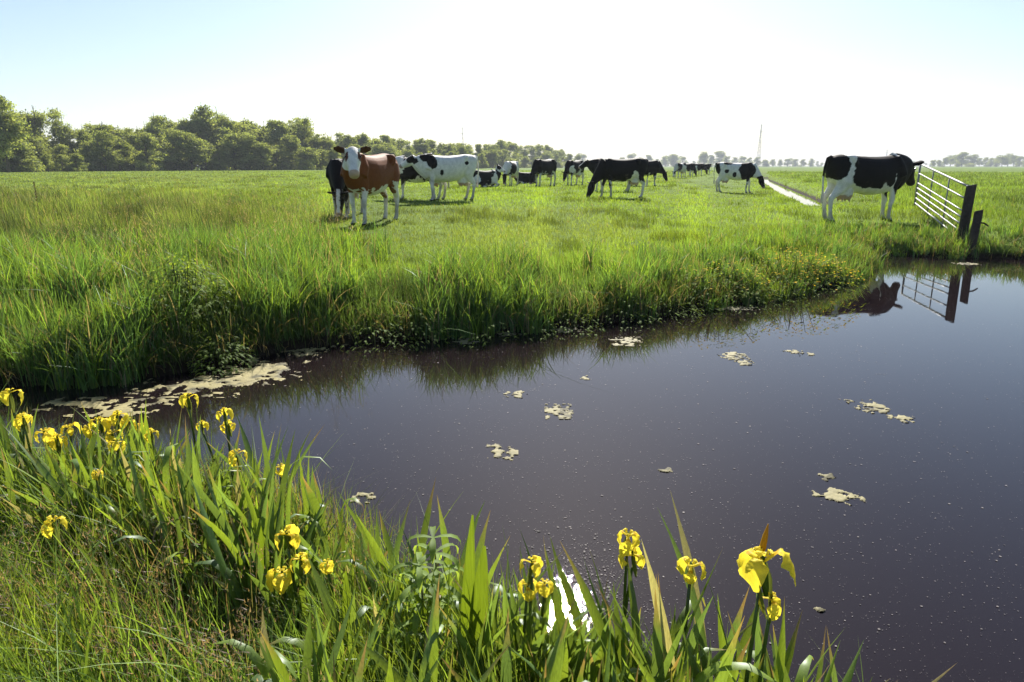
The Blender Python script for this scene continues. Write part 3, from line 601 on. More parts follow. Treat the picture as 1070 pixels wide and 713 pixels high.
# dark dock stalk and reed tufts
def stalk(u, v, d, label):
    t = AT(u, v, d); g = gz(t[0], t[1]); root = tag(empty('seeding_dock', (t[0], t[1], g)), label, 'wild plant'); H = t[2] - g; mb = MB()
    tube(mb, [(0, 0, 0), (.01, 0, H * .5), (0, 0, H)], [.006, .005, .003], (.07, .05, .03)); link('stem', mb.mesh('stalk'), M_BARK, root); mb = MB()
    for i in range(110):
        z = H * random.uniform(.5, 1.0); a = random.uniform(0, 6.28); q = random.uniform(0, .05) * (1.3 - z / H); p = np.array([q * math.cos(a), q * math.sin(a), z]); d_ = np.array([math.cos(a), math.sin(a), .6])
        ribbon(mb, [p, p + d_ * .012, p + d_ * .026], [.008, .016, .004], np.array([.06, .035, .022]) * random.uniform(.6, 1.4), 0)
    link('seed_head', mb.mesh('seed_head'), M_GRASS, root)
stalk(35, 190, 16.0, 'dark brown seeding dock stalk above the tall grass at the left'); 

# ------------------------------------------------------------------ gate and posts
GZ = .36
A = AT(1004, 250, 12.75); B = AT(956, 212, 17.6)
gate = tag(empty('field_gate', A), 'galvanised metal field gate of seven rails hung from the leaning wooden post', 'gate')
dv = B - A; Lg = np.linalg.norm(dv[:2]); dh = np.array([dv[0], dv[1], 0]) / Lg
def gp(s, z): return dh * s + np.array([0, 0, z + dv[2] * s / Lg])
ST = (.20, .205, .205)
for z in (0, .125, .25, .37, .49, .72, .95):
    mb = MB(); rr = .022 if z > .9 else .0155
    tube(mb, [gp(s, z) for s in np.linspace(.10, Lg, 7)], rr, ST, 8); link('rail', mb.mesh('rail'), M_STEEL, gate)
for s, nm, r_ in ((.10, 'upright', .026), (Lg, 'upright', .026), (Lg * .33, 'stay', .014), (Lg * .66, 'stay', .014)):
    mb = MB(); tube(mb, [gp(s, -.06), gp(s, .5), gp(s, .97)], r_, ST, 8); link(nm, mb.mesh(nm), M_STEEL, gate)
for z in (.125, .72):
    mb = MB(); tube(mb, [gp(.14, z), gp(.0, z), gp(-.05, z)], .014, (.2, .19, .18), 6); link('hinge', mb.mesh('hinge'), M_STEEL, gate)
def post(name, label, base, lean, h, w, stub=False):
    root = tag(empty(name, base), label, 'post'); bm = bmesh.new(); segs = 9; rings = []
    for i in range(segs + 1):
        t = i / segs; z = -.35 + (h + .35) * t; rg = []
        for k in range(8):
            a = k * math.pi / 4 + .39; q = w * .54 * (1 + .06 * mnoise.noise(Vector((k * 3.1, z * 5, w * 50)))) * (1.08 if k % 1 == 0 else 1)
            sx = max(-1, min(1, math.cos(a) * 1.25)); sy = max(-1, min(1, math.sin(a) * 1.25))
            rg.append(bm.verts.new(((sx * .81 + sy * .58) * q + lean[0] * z, (sy * .81 - sx * .58) * q + lean[1] * z, z + (.02 * sx if i == segs else 0))))
        rings.append(rg)
    for i in range(segs):
        for k in range(8): bm.faces.new((rings[i][k], rings[i][(k + 1) % 8], rings[i + 1][(k + 1) % 8], rings[i + 1][k]))
    bm.faces.new(rings[-1]); me = bpy.data.meshes.new('post'); bm.to_mesh(me); bm.free()
    a = me.attributes.new('col', 'FLOAT_COLOR', 'POINT')
    for i, v in enumerate(me.vertices):
        k = .7 + .5 * random.random(); a.data[i].color = (.060 * k, .048 * k, .040 * k, 1)
    link('post_shaft', me, M_WOOD, root)
    if stub:
        mb = MB(); q = np.array([lean[0] * h * .72, 0, h * .72]); tube(mb, [q, q + np.array([.12, -.02, -.02]), q + np.array([.20, -.02, -.07])], [.018, .016, .012], (.05, .04, .035), 6); link('bracket', mb.mesh('bracket'), M_WOOD, root)
pb = A - dh * .06
post('gate_post', 'thick dark wooden post that carries the metal gate', (pb[0], pb[1], A[2] - .08), (.02, 0), 1.06, .135)
s = AT(1014, 265, 12.3); s[2] = max(gz(s[0], s[1]), .05)
post('short_post', 'shorter leaning wooden post with a bent iron bracket at the water edge', s, (.05, .02), .72, .115, True)

# ------------------------------------------------------------------ cows
def loft(bm, rings, n=18):
    rs = []
    for (c, u, w, e) in rings:
        c, u, w = Vector(c), Vector(u), Vector(w); rg = []
        for k in range(n):
            a = 2 * math.pi * k / n; ca, sa = math.cos(a), math.sin(a)
            ca = math.copysign(abs(ca) ** e, ca); sa = math.copysign(abs(sa) ** e, sa); rg.append(bm.verts.new(c + u * ca + w * sa))
        rs.append(rg)
    for i in range(len(rs) - 1):
        for k in range(n): bm.faces.new((rs[i][k], rs[i][(k + 1) % n], rs[i + 1][(k + 1) % n], rs[i + 1][k]))
    bm.faces.new(rs[0][::-1]); bm.faces.new(rs[-1])
def limb(bm, pts, n=12):                 # pts: (point, radius along x-ish, radius across)
    rings = []
    for i, (p, ra, rb) in enumerate(pts):
        a, b_ = Vector(pts[max(i - 1, 0)][0]), Vector(pts[min(i + 1, len(pts) - 1)][0]); d = (b_ - a).normalized()
        y = Vector((0, 1, 0)); x = y.cross(d); x = x.normalized() if x.length > .1 else Vector((1, 0, 0)); y = d.cross(x).normalized()
        rings.append((p, x * ra, y * rb, 1.0))
    loft(bm, rings, n)
HEADL = .50
def cow_mesh(poll, hdir, coat, legs=(0, 0, 0, 0), lying=False, vox=.024, udder=True, seed=0, hup=None, tail=0.0, slim=1.0, hsz=1.0):
    bm = bmesh.new(); dz = -.50 if lying else 0.0
    T = [(-.90, 1.31, 1.08, .10), (-.87, 1.365, .97, .18), (-.76, 1.41, .84, .245), (-.60, 1.425, .76, .285), (-.48, 1.425, .72, .30), (-.25, 1.395, .63, .33), (0, 1.375, .575, .355), (.2, 1.375, .57, .355),
         (.40, 1.385, .60, .315), (.56, 1.41, .64, .27), (.70, 1.39, .69, .235), (.82, 1.30, .76, .195), (.90, 1.2, .86, .13)]
    rings = []
    for (x, t, b_, w) in T:
        zc = (t + b_) / 2; hz = (t - b_) / 2; rings.append(((x, 0, zc + dz), (0, w * slim, 0), (0, 0, hz), .93))
    loft(bm, rings, 24)
    # hook bones, shoulder blades, brisket
    for sy in (1, -1):
        loft(bm, [((-.50, sy * .17, 1.40 + dz), (.08, 0, 0), (0, .09, 0), 1), ((-.48, sy * .25, 1.34 + dz), (.075, 0, 0), (0, .06, 0), 1), ((-.44, sy * .27, 1.2 + dz), (.06, 0, 0), (0, .045, 0), 1)], 10)
        limb(bm, [((.58, sy * .12, 1.38 + dz), .07, .06), ((.64, sy * .19, 1.15 + dz), .12, .10), ((.72, sy * .20, .96 + dz), .12, .09)])
    # neck
    pv = Vector(poll); nb = Vector((.64, 0, 1.08 + dz)); hd = Vector(hdir).normalized()
    gr = poll[2] < .9 + dz; ctrl = nb + (Vector((.27, 0, -.16)) if gr else Vector((.42, 0, .12))); ctrl.y = pv.y * .35
    rings = []
    for i in range(8):
        t = i / 7; c = nb * (1 - t) ** 2 + ctrl * (2 * t * (1 - t)) + pv * t * t; d = (ctrl - nb) * (2 * (1 - t)) + (pv - ctrl) * (2 * t); d.normalize()
        sd_ = Vector((0, 1, 0)) - d * d.y; sd_.normalize(); up = d.cross(sd_) ; up = up if up.z > 0 else -up
        hh = .30 * (1 - t) ** 1.2 + (.105 if gr else .125); ww = .15 * (1 - t) + .08
        rings.append((c - up * .02 * (1 - t), sd_ * ww, up * hh, 1))
    loft(bm, rings, 16)
    # head
    up0 = Vector(hup) if hup else Vector((0, 0, 1)); 
    if abs(hd.dot(up0)) > .92: up0 = Vector((1, 0, .2))
    hs = up0.cross(hd).normalized(); hu = hd.cross(hs).normalized()
    HP = [(-.07, .06, .07, .0), (-.03, .095, .105, .0), (.06, .115, .125, -.01), (.15, .118, .135, -.02), (.24, .095, .12, -.025), (.33, .078, .098, -.02), (.41, .078, .082, -.01), (.46, .080, .072, -.008), (.495, .068, .055, -.01), (.51, .04, .03, -.012)]
    loft(bm, [(pv + hd * s * hsz + hu * o, hs * w * hsz, hu * h * hsz, .92) for (s, w, h, o) in HP], 16)
    ears = []
    for sy in (1, -1):
        b0 = pv + (hs * sy * .085 + hu * .045 - hd * .005) * hsz; tip = b0 + (hs * sy * .20 + hu * .015 - hd * .03) * hsz
        m1 = (b0 + tip) / 2; loft(bm, [(b0, hu * .035, hd * .03, 1), (b0.lerp(tip, .3), hu * .066 * hsz, hd * .026, 1), (m1 + (tip - b0) * .12, hu * .074 * hsz, hd * .024, 1), (b0.lerp(tip, .9), hu * .042 * hsz, hd * .02, 1), (tip, hu * .012, hd * .012, 1)], 10)
    # legs
    if not lying:
        for sy, o in ((1, legs[0]), (-1, legs[1])):
            y = sy * .165
            limb(bm, [((.64, sy * .15, 1.08), .15, .08), ((.60, y, .88), .125, .085), ((.585 + .2 * o, y, .74), .085, .068), ((.60 + .5 * o, y * .97, .56), .062, .052), ((.615 + .7 * o, y * .95, .44), .056, .052), ((.60 + .8 * o, y * .95, .37), .045, .042),
                      ((.60 + .9 * o, y * .95, .2), .037, .035), ((.60 + .98 * o, y * .95, .125), .045, .043), ((.62 + o, y * .95, .075), .045, .045), ((.64 + o, y * .95, .04), .062, .055), ((.65 + o, y * .95, -.005), .07, .06)])
        for sy, o in ((1, legs[2]), (-1, legs[3])):
            y = sy * .17
            limb(bm, [((-.66, sy * .14, 1.22), .20, .10), ((-.62, sy * .17, 1.0), .215, .125), ((-.58 + .1 * o, y * 1.05, .84), .18, .115), ((-.64 + .4 * o, y, .70), .12, .082), ((-.74 + .6 * o, y, .58), .075, .058), ((-.79 + .7 * o, y, .51), .066, .05), ((-.78 + .8 * o, y, .43), .052, .045),
                      ((-.75 + .9 * o, y, .22), .042, .038), ((-.735 + .97 * o, y, .13), .05, .046), ((-.70 + o, y, .075), .05, .046), ((-.68 + o, y, .04), .066, .055), ((-.67 + o, y, -.005), .072, .06)])
    else:
        for sy in (1, -1):
            limb(bm, [((.60, sy * .18, .45), .13, .08), ((.66, sy * .25, .25), .09, .07), ((.86, sy * .24, .10), .065, .06), ((.75, sy * .22, .055), .05, .05), ((.55, sy * .21, .05), .045, .045), ((.46, sy * .21, .04), .055, .045)])
            limb(bm, [((-.62, sy * .2, .55), .2, .1), ((-.42, sy * .34, .3), .18, .10), ((-.2, sy * .42, .13), .10, .08), ((-.45, sy * .47, .07), .06, .055), ((-.25, sy * .52, .05), .05, .05), ((-.05, sy * .54, .05), .05, .05)])
    # tail
    tz = dz
    tp = [((-.84, 0, 1.37 + tz), .045, .045), ((-.93, 0, 1.34 + tz), .034, .034), ((-.975, .01 + tail, 1.15 + tz), .026, .026), ((-.97, .02 + tail, .9 + tz), .024, .024)]
    tp += [((-.95, .02 + tail * 1.5, .66 + tz), .024, .024), ((-.94, .02 + tail * 1.5, .52 + tz), .042, .042), ((-.935, .02 + tail * 1.5, .40 + max(tz, -.35)), .03, .03)] if not lying else []
    limb(bm, tp, 8)
    if udder and not lying:
        loft(bm, [((-.46, 0, .86), (.16, 0, 0), (0, .16, 0), 1), ((-.46, 0, .70), (.19, 0, 0), (0, .17, 0), 1), ((-.46, 0, .58), (.185, 0, .0), (0, .165, 0), 1), ((-.45, 0, .51), (.15, 0, 0), (0, .14, 0), 1), ((-.45, 0, .475), (.08, 0, 0), (0, .09, 0), 1)], 14)
        for tx in (-.54, -.37):
            for ty in (.08, -.08): limb(bm, [((tx, ty, .50), .026, .026), ((tx, ty, .45), .02, .02), ((tx, ty, .425), .014, .014)], 8)
    tmp = bpy.data.meshes.new('tmp'); bmesh.ops.recalc_face_normals(bm, faces=bm.faces); bm.to_mesh(tmp); bm.free()
    o = bpy.data.objects.new('tmp', tmp); COL.objects.link(o)
    md = o.modifiers.new('r', 'REMESH'); md.mode = 'VOXEL'; md.voxel_size = vox
    sm = o.modifiers.new('s', 'SMOOTH'); sm.factor = .5; sm.iterations = 4
    dg = bpy.context.evaluated_depsgraph_get(); me = bpy.data.meshes.new_from_object(o.evaluated_get(dg)); bpy.data.objects.remove(o); bpy.data.meshes.remove(tmp)
    me.name = 'cow_body'; me.materials.clear(); me.materials.append(M_COAT)
    me.polygons.foreach_set('use_smooth', np.ones(len(me.polygons), bool))
    V = np.empty(len(me.vertices) * 3, np.float32); me.vertices.foreach_get('co', V); V = V.reshape(-1, 3).astype(float)
    n1 = fbm(V[:, 0] * 5 + seed * 7.3, V[:, 2] * 5 + V[:, 1] * 4, seed, 3) - .5
    n2 = fbm(V[:, 0] * 19 + seed * 3, V[:, 2] * 19 + V[:, 1] * 11, seed + 50, 2) - .5
    rel = V - np.array(pv); s = rel @ np.array(hd) / hsz; la = rel @ np.array(hs) / hsz; uu = rel @ np.array(hu) / hsz
    onhead = (s > -.09) & (np.abs(la) < .33) & (np.abs(uu) < .17) & ((V[:, 0] > .78))
    ear = onhead & (np.abs(la) > .115) & (s < .09)
    C = coat(V, V[:, 2] - dz, n1, n2, dict(onhead=onhead & ~ear, ear=ear, s=s, la=la, uu=uu))
    if not lying:
        hoof = (V[:, 2] < .055) & ~onhead; C[hoof] = (.03, .027, .022)
        ud = (np.abs(V[:, 0] + .45) < .2) & (np.abs(V[:, 1]) < .17) & (V[:, 2] < .60) & (V[:, 2] > .38) & (np.abs(V[:, 1]) < .15)
        ud &= (V[:, 2] < .58 + .1 * n1)
        if udder: C[ud] = np.array([.42, .29, .24])
    muz = onhead & (s > .43); 
    a = me.attributes.new('col', 'FLOAT_COLOR', 'POINT'); c4 = np.ones((len(V), 4), np.float32); c4[:, :3] = np.clip(C, 0, 1); a.data.foreach_set('color', c4.ravel())
    eyes = [pv + (hd * .13 + hs * sy * .108 + hu * .045) * hsz for sy in (1, -1)]
    return me, eyes
WHT = np.array([.66, .64, .60]); BLK = np.array([.010, .0085, .008]); RED = np.array([.150, .047, .014])
def blob(V, z, n1, L, amt=1.3):
    m = np.zeros(len(V), bool)
    for (cx, cz, rx, rz, side) in L:
        e = ((V[:, 0] - cx) / rx) ** 2 + ((z - cz) / rz) ** 2 + n1 * amt * 1.7
        m |= (e < 1) & ((side == 0) | (V[:, 1] * side > -.06))
    return m
def make_coat(base, spot, blobs, face='blaze', legs_white=.55, belly=None, eared=None, amt=1.3, muzzle=(.30, .22, .19), tailwhite=True):
    def f(V, z, n1, n2, H):
        C = np.tile(base, (len(V), 1)); m = blob(V, z, n1, blobs, amt); C[m] = spot
        lw = (z + n1 * .55 + n2 * .22 < legs_white) & ~H['onhead'] & ~H['ear']; C[lw] = WHT * .95
        if belly is not None: bl = (z + n1 * .7 + n2 * .25 + .35 * np.clip(V[:, 0] - .4, 0, 1) < belly) & ~H['onhead'] & ~H['ear'] & (np.abs(V[:, 0]) < .95); C[bl] = WHT * .95
        h = H['onhead']
        if face == 'white': C[h] = WHT
        elif face == 'black': C[h] = BLK
        elif face == 'blaze': C[h] = BLK if spot is not RED else RED; w = h & (np.abs(H['la']) < .045 + n1 * .04) & (H['uu'] > 0); C[w] = WHT
        elif face == 'patched':
            C[h] = WHT; e = h & (np.hypot(H['s'] - .10, H['uu'] - .03) < .125 + n1 * .05) & (np.abs(H['la']) > .035); C[e] = BLK
        elif face == 'ruby':              # white face, dark eye surrounds
            C[h] = WHT; e = h & (np.hypot(H['s'] - .13, H['uu'] - .05) < .075) & (np.abs(H['la']) > .07); C[e] = np.array([.10, .035, .018])
        C[H['ear']] = eared if eared is not None else BLK
        mz = h & (H['s'] > .43); C[mz] = muzzle
        if tailwhite: t = (V[:, 0] < -.9) & (z < .75); C[t] = WHT * .8
        mud = np.clip((.62 - z) * 1.3 + n1 * 1.6 + n2 * .8 - .15, 0, .55) * (~H['onhead']) * (~H['ear']); mud = mud[:, None]
        C = C * (1 - mud) + np.array([.13, .105, .07]) * mud
        return C * (1 + .35 * n2[:, None])
    return f
def place_cow(px, v_or_d, head, me_eyes, label, scale=1.0, eyes=True, name='cow', d=None, off=(0, 0)):
    """px: pixel column of the trunk's middle; d: forward distance"""
    me, ey = me_eyes
    x = (px - CU) / F * d * (1 / cP) * 1.0 ; dep = d
    # forward distance d along the ground: lateral = dx * (camera depth)
    zc = CAMZ - .4; depth = d * cP + zc * sP; x = (px - CU) / F * depth
    o = link(name, me); o.location = (x, d, gz(x, d) - .015); o.rotation_euler = (0, 0, head); o.scale = (scale,) * 3
    tag(o, label, 'cow', 'dairy cows in the pasture')
    if eyes:
        for e in ey:
            b = bmesh.new(); bmesh.ops.create_uvsphere(b, u_segments=10, v_segments=8, radius=.021); q = bpy.data.meshes.new('eye'); b.to_mesh(q); b.free()
            a = q.attributes.new('col', 'FLOAT_COLOR', 'POINT')
            for i in range(len(q.vertices)): a.data[i].color = (.01, .008, .007, 1)
            w = link('eye', q, M_EYE, o); w.location = e
    return o
UP = (1.12, 0, 1.42)
# 1 brown and white cow looking at the camera
coat = make_coat(RED, WHT, [(.66, .56, .2, .10, 0), (-.1, .72, .25, .12, 0)], 'ruby', .64, .70, np.array([.07, .028, .016]), muzzle=(.42, .30, .22))
place_cow(391, 0, R(-108), cow_mesh((1.05, .20, 1.40), (.66, .41, -.70), coat, (.05, -.08, .05, -.10), seed=1, vox=.018, udder=False, slim=.88, hsz=1.25), 'red brown and white cow standing with a white face turned to the camera', 1.07, d=15.5)
# 2 black cow grazing just behind it
coat = make_coat(BLK, WHT, [(.45, 1.3, .10, .30, 0)], 'blaze', .50, .60)
place_cow(364, 0, R(-92), cow_mesh((1.10, .12, .60), (.25, 0, -.95), coat, (.1, -.1, 0, .1), seed=2, hup=(1, 0, .3)), 'black cow grazing with a white blaze hidden behind the brown cow', .98, d=16.9)
# 3 black cow between brown and white cow
coat = make_coat(BLK, WHT, [(.70, 1.15, .20, .40, 0), (-.2, 1.4, .25, .08, 0)], 'blaze', .5, .68)
place_cow(441, 0, R(172), cow_mesh((1.10, 0, 1.05), (.75, 0, -.7), coat, (0, .12, .1, 0), seed=3), 'dark cow half hidden behind the rump of the brown cow', .96, d=22.6)
# 4 white cow
coat = make_coat(WHT, BLK, [(.60, 1.22, .13, .26, 0), (.33, .86, .05, .09, 0), (-.52, 1.16, .10, .06, -1), (-.5, 1.16, .06, .05, 1), (.85, 1.32, .10, .10, 0)], 'patched', .3, None)
place_cow(470, 0, R(-157), cow_mesh((1.10, -.10, 1.30), (.86, -.30, -.55), coat, (.0, -.16, .02, .1), seed=4, vox=.02), 'mostly white cow with a black eye patch and shoulder stripe looking back', 1.0, d=22.0)
# 5 lying cow
coat = make_coat(BLK, WHT, [(.62, .95, .25, .45, 0), (-.6, .95, .18, .2, 0)], 'patched', .2, .62)
place_cow(505, 0, R(35), cow_mesh((.98, .05, 1.08), (.6, -.5, -.5), coat, lying=True, seed=5, vox=.028), 'black and white cow lying down with a raised white head', .95, d=36, eyes=False)
# 6 cow grazing, white rump
coat = make_coat(WHT, BLK, [(.4, 1.05, .35, .42, 0), (-.75, 1.25, .2, .22, 0)], 'black', .55, None)
place_cow(534, 0, R(-108), cow_mesh((1.16, 0, .62), (.25, 0, -.95), coat, (.1, -.1, 0, .1), seed=6, vox=.028, hup=(1, 0, .3)), 'grazing cow with a white back and a black shoulder left of the black pair', .95, d=39, eyes=False)
# 7 lying calf
coat = make_coat(BLK, WHT, [], 'black', .1, .6)
place_cow(548, 0, R(20), cow_mesh((.98, .05, 1.0), (.8, -.2, -.4), coat, lying=True, seed=7, vox=.03), 'small black cow lying between two grazing ones', .80, d=43, eyes=False)
# 8 black grazing
coat = make_coat(BLK, WHT, [(-.3, 1.42, .12, .1, 0)], 'black', .62, .60)
place_cow(569, 0, R(-128), cow_mesh((1.16, 0, .62), (.25, 0, -.95), coat, (.05, -.1, .05, -.1), seed=8, vox=.026, hup=(1, 0, .3)), 'black cow grazing with white legs and head to the left', 1.0, d=37.5, eyes=False)
# 9 black walking away
coat = make_coat(BLK, WHT, [(.7, .9, .2, .2, 0)], 'black', .60, .78)
place_cow(600, 0, R(-122), cow_mesh((1.14, 0, .72), (.4, 0, -.9), coat, (.08, -.1, 0, .12), seed=9, vox=.026, hup=(1, 0, .3)), 'black cow with a white belly standing right of the grazing black one', .98, d=40, eyes=False)
# 10 big black grazing
coat = make_coat(BLK, WHT, [(-.36, .80, .15, .22, 0)], 'black', .36, .60, muzzle=(.05, .04, .04))
place_cow(650, 0, R(-166), cow_mesh((1.20, .05, .52), (.34, .05, -.94), coat, (-.10, .14, .05, -.12), seed=10, vox=.02, hup=(1, 0, .3)), 'large all black cow grazing head down in the middle of the pasture', .96, d=24.4)
# 11 behind it
coat = make_coat(BLK, WHT, [], 'black', .5, .62)
place_cow(673, 0, R(14), cow_mesh((1.18, 0, .74), (.35, 0, -.9), coat, (.1, -.08, 0, .12), seed=11, vox=.028, hup=(1, 0, .3)), 'black cow grazing to the right behind the large black one', .98, d=38, eyes=False)
coat = make_coat(BLK, WHT, [(.3, 1.3, .2, .2, 0)], 'blaze', .4, .6)
place_cow(640, 0, R(165), cow_mesh((1.14, 0, 1.30), (.8, .1, -.5), coat, (.1, -.08, 0, .12), seed=12, vox=.028), 'cow whose dark head shows over the back of the large black one', .96, d=30, eyes=False)
# 12 far group
coat = make_coat(WHT * .8, BLK, [(.5, 1.1, .3, .5, 0), (-.5, 1.3, .3, .2, 0)], 'patched', .3, None)
place_cow(710, 0, R(-130), cow_mesh((1.16, 0, .62), (.25, 0, -.95), coat, seed=13, vox=.03, hup=(1, 0, .3)), 'far greyish cow grazing left of the spotted white cow', .95, d=62, eyes=False)
coat = make_coat(BLK, WHT, [(0, .8, .2, .4, 0)], 'black', .6, None)
m12 = cow_mesh((1.16, 0, .62), (.25, 0, -.95), coat, seed=14, vox=.03, hup=(1, 0, .3))
place_cow(718, 0, R(-60), m12, 'far black and white cow grazing right of the greyish one', .95, d=70, eyes=False)
place_cow(727, 0, R(-20), m12, 'farthest dark cow beside the hind end of the spotted white cow', .95, d=78, eyes=False)
place_cow(735, 0, R(160), m12, 'distant dark cow almost hidden behind the spotted white rump', .95, d=90, eyes=False)
# 13 white spotted cow by the ditch
coat = make_coat(WHT, BLK, [(-.82, 1.15, .12, .30, 0), (-.35, 1.38, .22, .10, 0), (-.42, 1.0, .09, .09, 0), (-.05, .85, .09, .12, 0), (.50, 1.05, .36, .45, 0)], 'blaze', .28, None, amt=.9)
place_cow(767, 0, R(-14), cow_mesh((1.14, -.05, .70), (.35, -.1, -.9), coat, (.08, -.1, -.05, .06), seed=15, vox=.024, hup=(1, 0, .3)), 'white cow with black spots grazing toward the narrow ditch', 1.0, d=33.0, eyes=False)
# 14 cow at the gate
coat = make_coat(WHT, BLK, [(-.80, 1.20, .27, .30, 0), (.02, 1.08, .52, .40, 0), (.35, 1.22, .34, .24, 0), (.86, 1.12, .36, .42, 0), (.68, .80, .14, .26, 0)], 'black', .25, None, amt=.7, muzzle=(.03, .025, .025))
place_cow(899, 0, R(8), cow_mesh((1.05, .14, 1.18), (.60, .42, -.68), coat, (.02, -.06, -.02, -.10), seed=16, vox=.018, tail=.0, hsz=1.15), 'black and white cow standing at the metal gate on the crossing', 1.05, d=15.9)

# ------------------------------------------------------------------ trees
def tree_mesh(kind, seed):
    rd = np.random.default_rng(seed); H = 10.0; tb = MB()
    if kind == 'tall': ntr, crown0, cw, ncl, nl, ls = 3, .34, 2.6, 70, 34, .17
    elif kind == 'bush': ntr, crown0, cw, ncl, nl, ls = 4, .0, 4.6, 170, 52, .21
    else: ntr, crown0, cw, ncl, nl, ls = 2, .08, 3.5, 170, 48, .20
    cl = []
    for k in range(ntr):
        a = rd.uniform(0, 6.28); lean = rd.uniform(.2, 1.4); top = H * rd.uniform(.8, .98)
        pts = [np.array([math.cos(a) * lean * t * t + rd.normal(0, .08), math.sin(a) * lean * t * t + rd.normal(0, .08), top * t]) for t in np.linspace(0, 1, 8)]; pts[0][2] = -.3
        tube(tb, pts, np.linspace(.17, .03, 8), (.09, .075, .06), 6)
        for j in range(9 if kind != 'bush' else 5):
            t = rd.uniform(max(.18, crown0), .95); p0 = np.array(pts[int(t * 7)]); a2 = rd.uniform(0, 6.28); L = cw * rd.uniform(.4, .95) * (1.15 - t)
            p1 = p0 + np.array([math.cos(a2) * L * .5, math.sin(a2) * L * .5, L * .35]); p2 = p0 + np.array([math.cos(a2) * L, math.sin(a2) * L, L * rd.uniform(.5, .9)])
            tube(tb, [p0, p1, p2], [.06, .04, .015], (.09, .075, .06), 4); cl += [p2, p1 * .5 + p2 * .5]
    lob = []
    for i in range({'tall': 7, 'bush': 6, 'dense': 9}[kind]):
        zf = rd.uniform(crown0 + .1, .92); prof = {'tall': .7, 'bush': max(.2, 1 - zf ** 2), 'dense': max(.2, math.sin(min(1, (zf + .10)) * math.pi * .95)) ** .7}[kind]
        a = rd.uniform(0, 6.28); q = cw * prof * rd.uniform(.15, .85); lob.append((q * math.cos(a), q * math.sin(a), H * zf, cw * rd.uniform(.24, .5) * (1.1 - .45 * zf)))
    for i in range(ncl):
        lx, ly, lz, lr = lob[i % len(lob)]; dd = rd.normal(0, 1, 3); dd /= np.linalg.norm(dd); rr = lr * rd.uniform(.55, 1.15)
        cl.append(np.array([lx + dd[0] * rr, ly + dd[1] * rr, max(.3, lz + dd[2] * rr * 1.1)]))
    cl = np.array(cl); nC = len(cl); tone = rd.uniform(.7, 1.3, nC); hue = rd.uniform(0, 1, nC)
    sz = rd.uniform(.25, .8, nC) * (1.1 if kind == 'bush' else .95)
    Pn = (cl[:, None] + rd.normal(0, 1, (nC, nl, 3)) * (sz[:, None, None] * np.array([.62, .62, .42]))).reshape(-1, 3); ok = Pn[:, 2] > .05; 
    c = (np.array([.19, .245, .075])[None] * (1 - hue[:, None]) + np.array([.26, .30, .115])[None] * hue[:, None]) * tone[:, None]
    C = np.repeat(c, nl, 0) * rd.uniform(.8, 1.2, (nC * nl, 1)); Pn, C = Pn[ok], C[ok]; N = len(Pn)
    u = rd.normal(0, 1, (N, 3)); u /= np.linalg.norm(u, axis=1)[:, None]; w = np.cross(u, rd.normal(0, 1, (N, 3))); w /= np.linalg.norm(w, axis=1)[:, None]
    s1 = (ls * rd.uniform(.5, 1.2, N))[:, None]; s2 = s1 * .55
    V = np.stack([Pn - u * s1, Pn + w * s2, Pn + u * s1, Pn - w * s2], 1).reshape(-1, 3)
    Q = np.arange(N * 4).reshape(-1, 4)
    cm = np_mesh('crown', V, Q, np.repeat(C, 4, 0), False); cm.materials.append(M_TREE); tm = tb.mesh('trunk'); tm.materials.append(M_BARK)
    return cm, tm
KIND = {'dense': [tree_mesh('dense', s) for s in (1, 2, 3, 4, 5, 6)], 'tall': [tree_mesh('tall', s) for s in (11, 12, 13)], 'bush': [tree_mesh('bush', s) for s in (21, 22, 23, 24, 25)]}
def tree(kind, x, y, H, W, name, label, group, i):
    cm, tm = KIND[kind][i % len(KIND[kind])]
    root = tag(empty(name, (x, y, max(.3, gz(x, y)) - .05), random.uniform(0, 6.28)), label, 'tree' if kind != 'bush' else 'bush', group)
    s = H / 10; root.scale = (W * s, W * s, s)
    link('crown', cm, None, root); link('trunk', tm, None, root)
TU = [-200, -120, -60, 0, 20, 40, 55, 72, 90, 110, 135, 150, 165, 180, 200, 215, 235, 255, 275, 295, 315, 340, 380, 420, 460, 480, 500, 520, 550, 580, 605]
TV = [112, 110, 104, 108, 104, 112, 112, 112, 124, 122, 130, 128, 122, 126, 116, 113, 115, 120, 126, 125, 122, 133, 140, 142, 146, 148, 152, 144, 148, 155, 163]
def line_d(u): return float(np.interp(u, [-250, 0, 340, 500, 605], [95, 128, 205, 310, 560]))
i = 0; u = -230
GL = 'trees of the long woodland edge on the left'
while u < 606:
    d = line_d(u) * random.uniform(.98, 1.08); depth = d * cP; x = (u - CU) / F * depth
    H = max(3.0, (176 - np.interp(u, TU, TV)) * depth / F * random.uniform(.86, 1.05) * (.58 if 24 < u < 94 else 1)); kind = 'dense' if random.random() < .62 else 'tall'
    tree(kind, x, d, H, 1.0 + .25 * random.random(), 'woodland_tree', 'grey green broadleaf tree in the woodland edge along the left horizon' if kind == 'dense' else 'slender open crowned tree in the woodland edge along the left horizon', GL, i); i += 1
    u += 10.5 if u < 340 else 8
for (u, tv, lab) in ((42, 108, 'tall thin tree with bare trunks showing right of the dense leftmost tree'), (68, 110, 'thin crowned tree leaning right beside the bare trunked tall one'), (168, 117, 'lone thin top rising above the woodland left of its highest part'), (228, 112, 'open topped tall tree at the highest part of the woodland'), (318, 120, 'thin top rising above the woodland behind the brown cow')):
    d = line_d(u) * 1.03; depth = d * cP; tree('tall', (u - CU) / F * depth, d, (178 - tv) * depth / F, .95, 'tall_tree', lab, None, i); i += 1
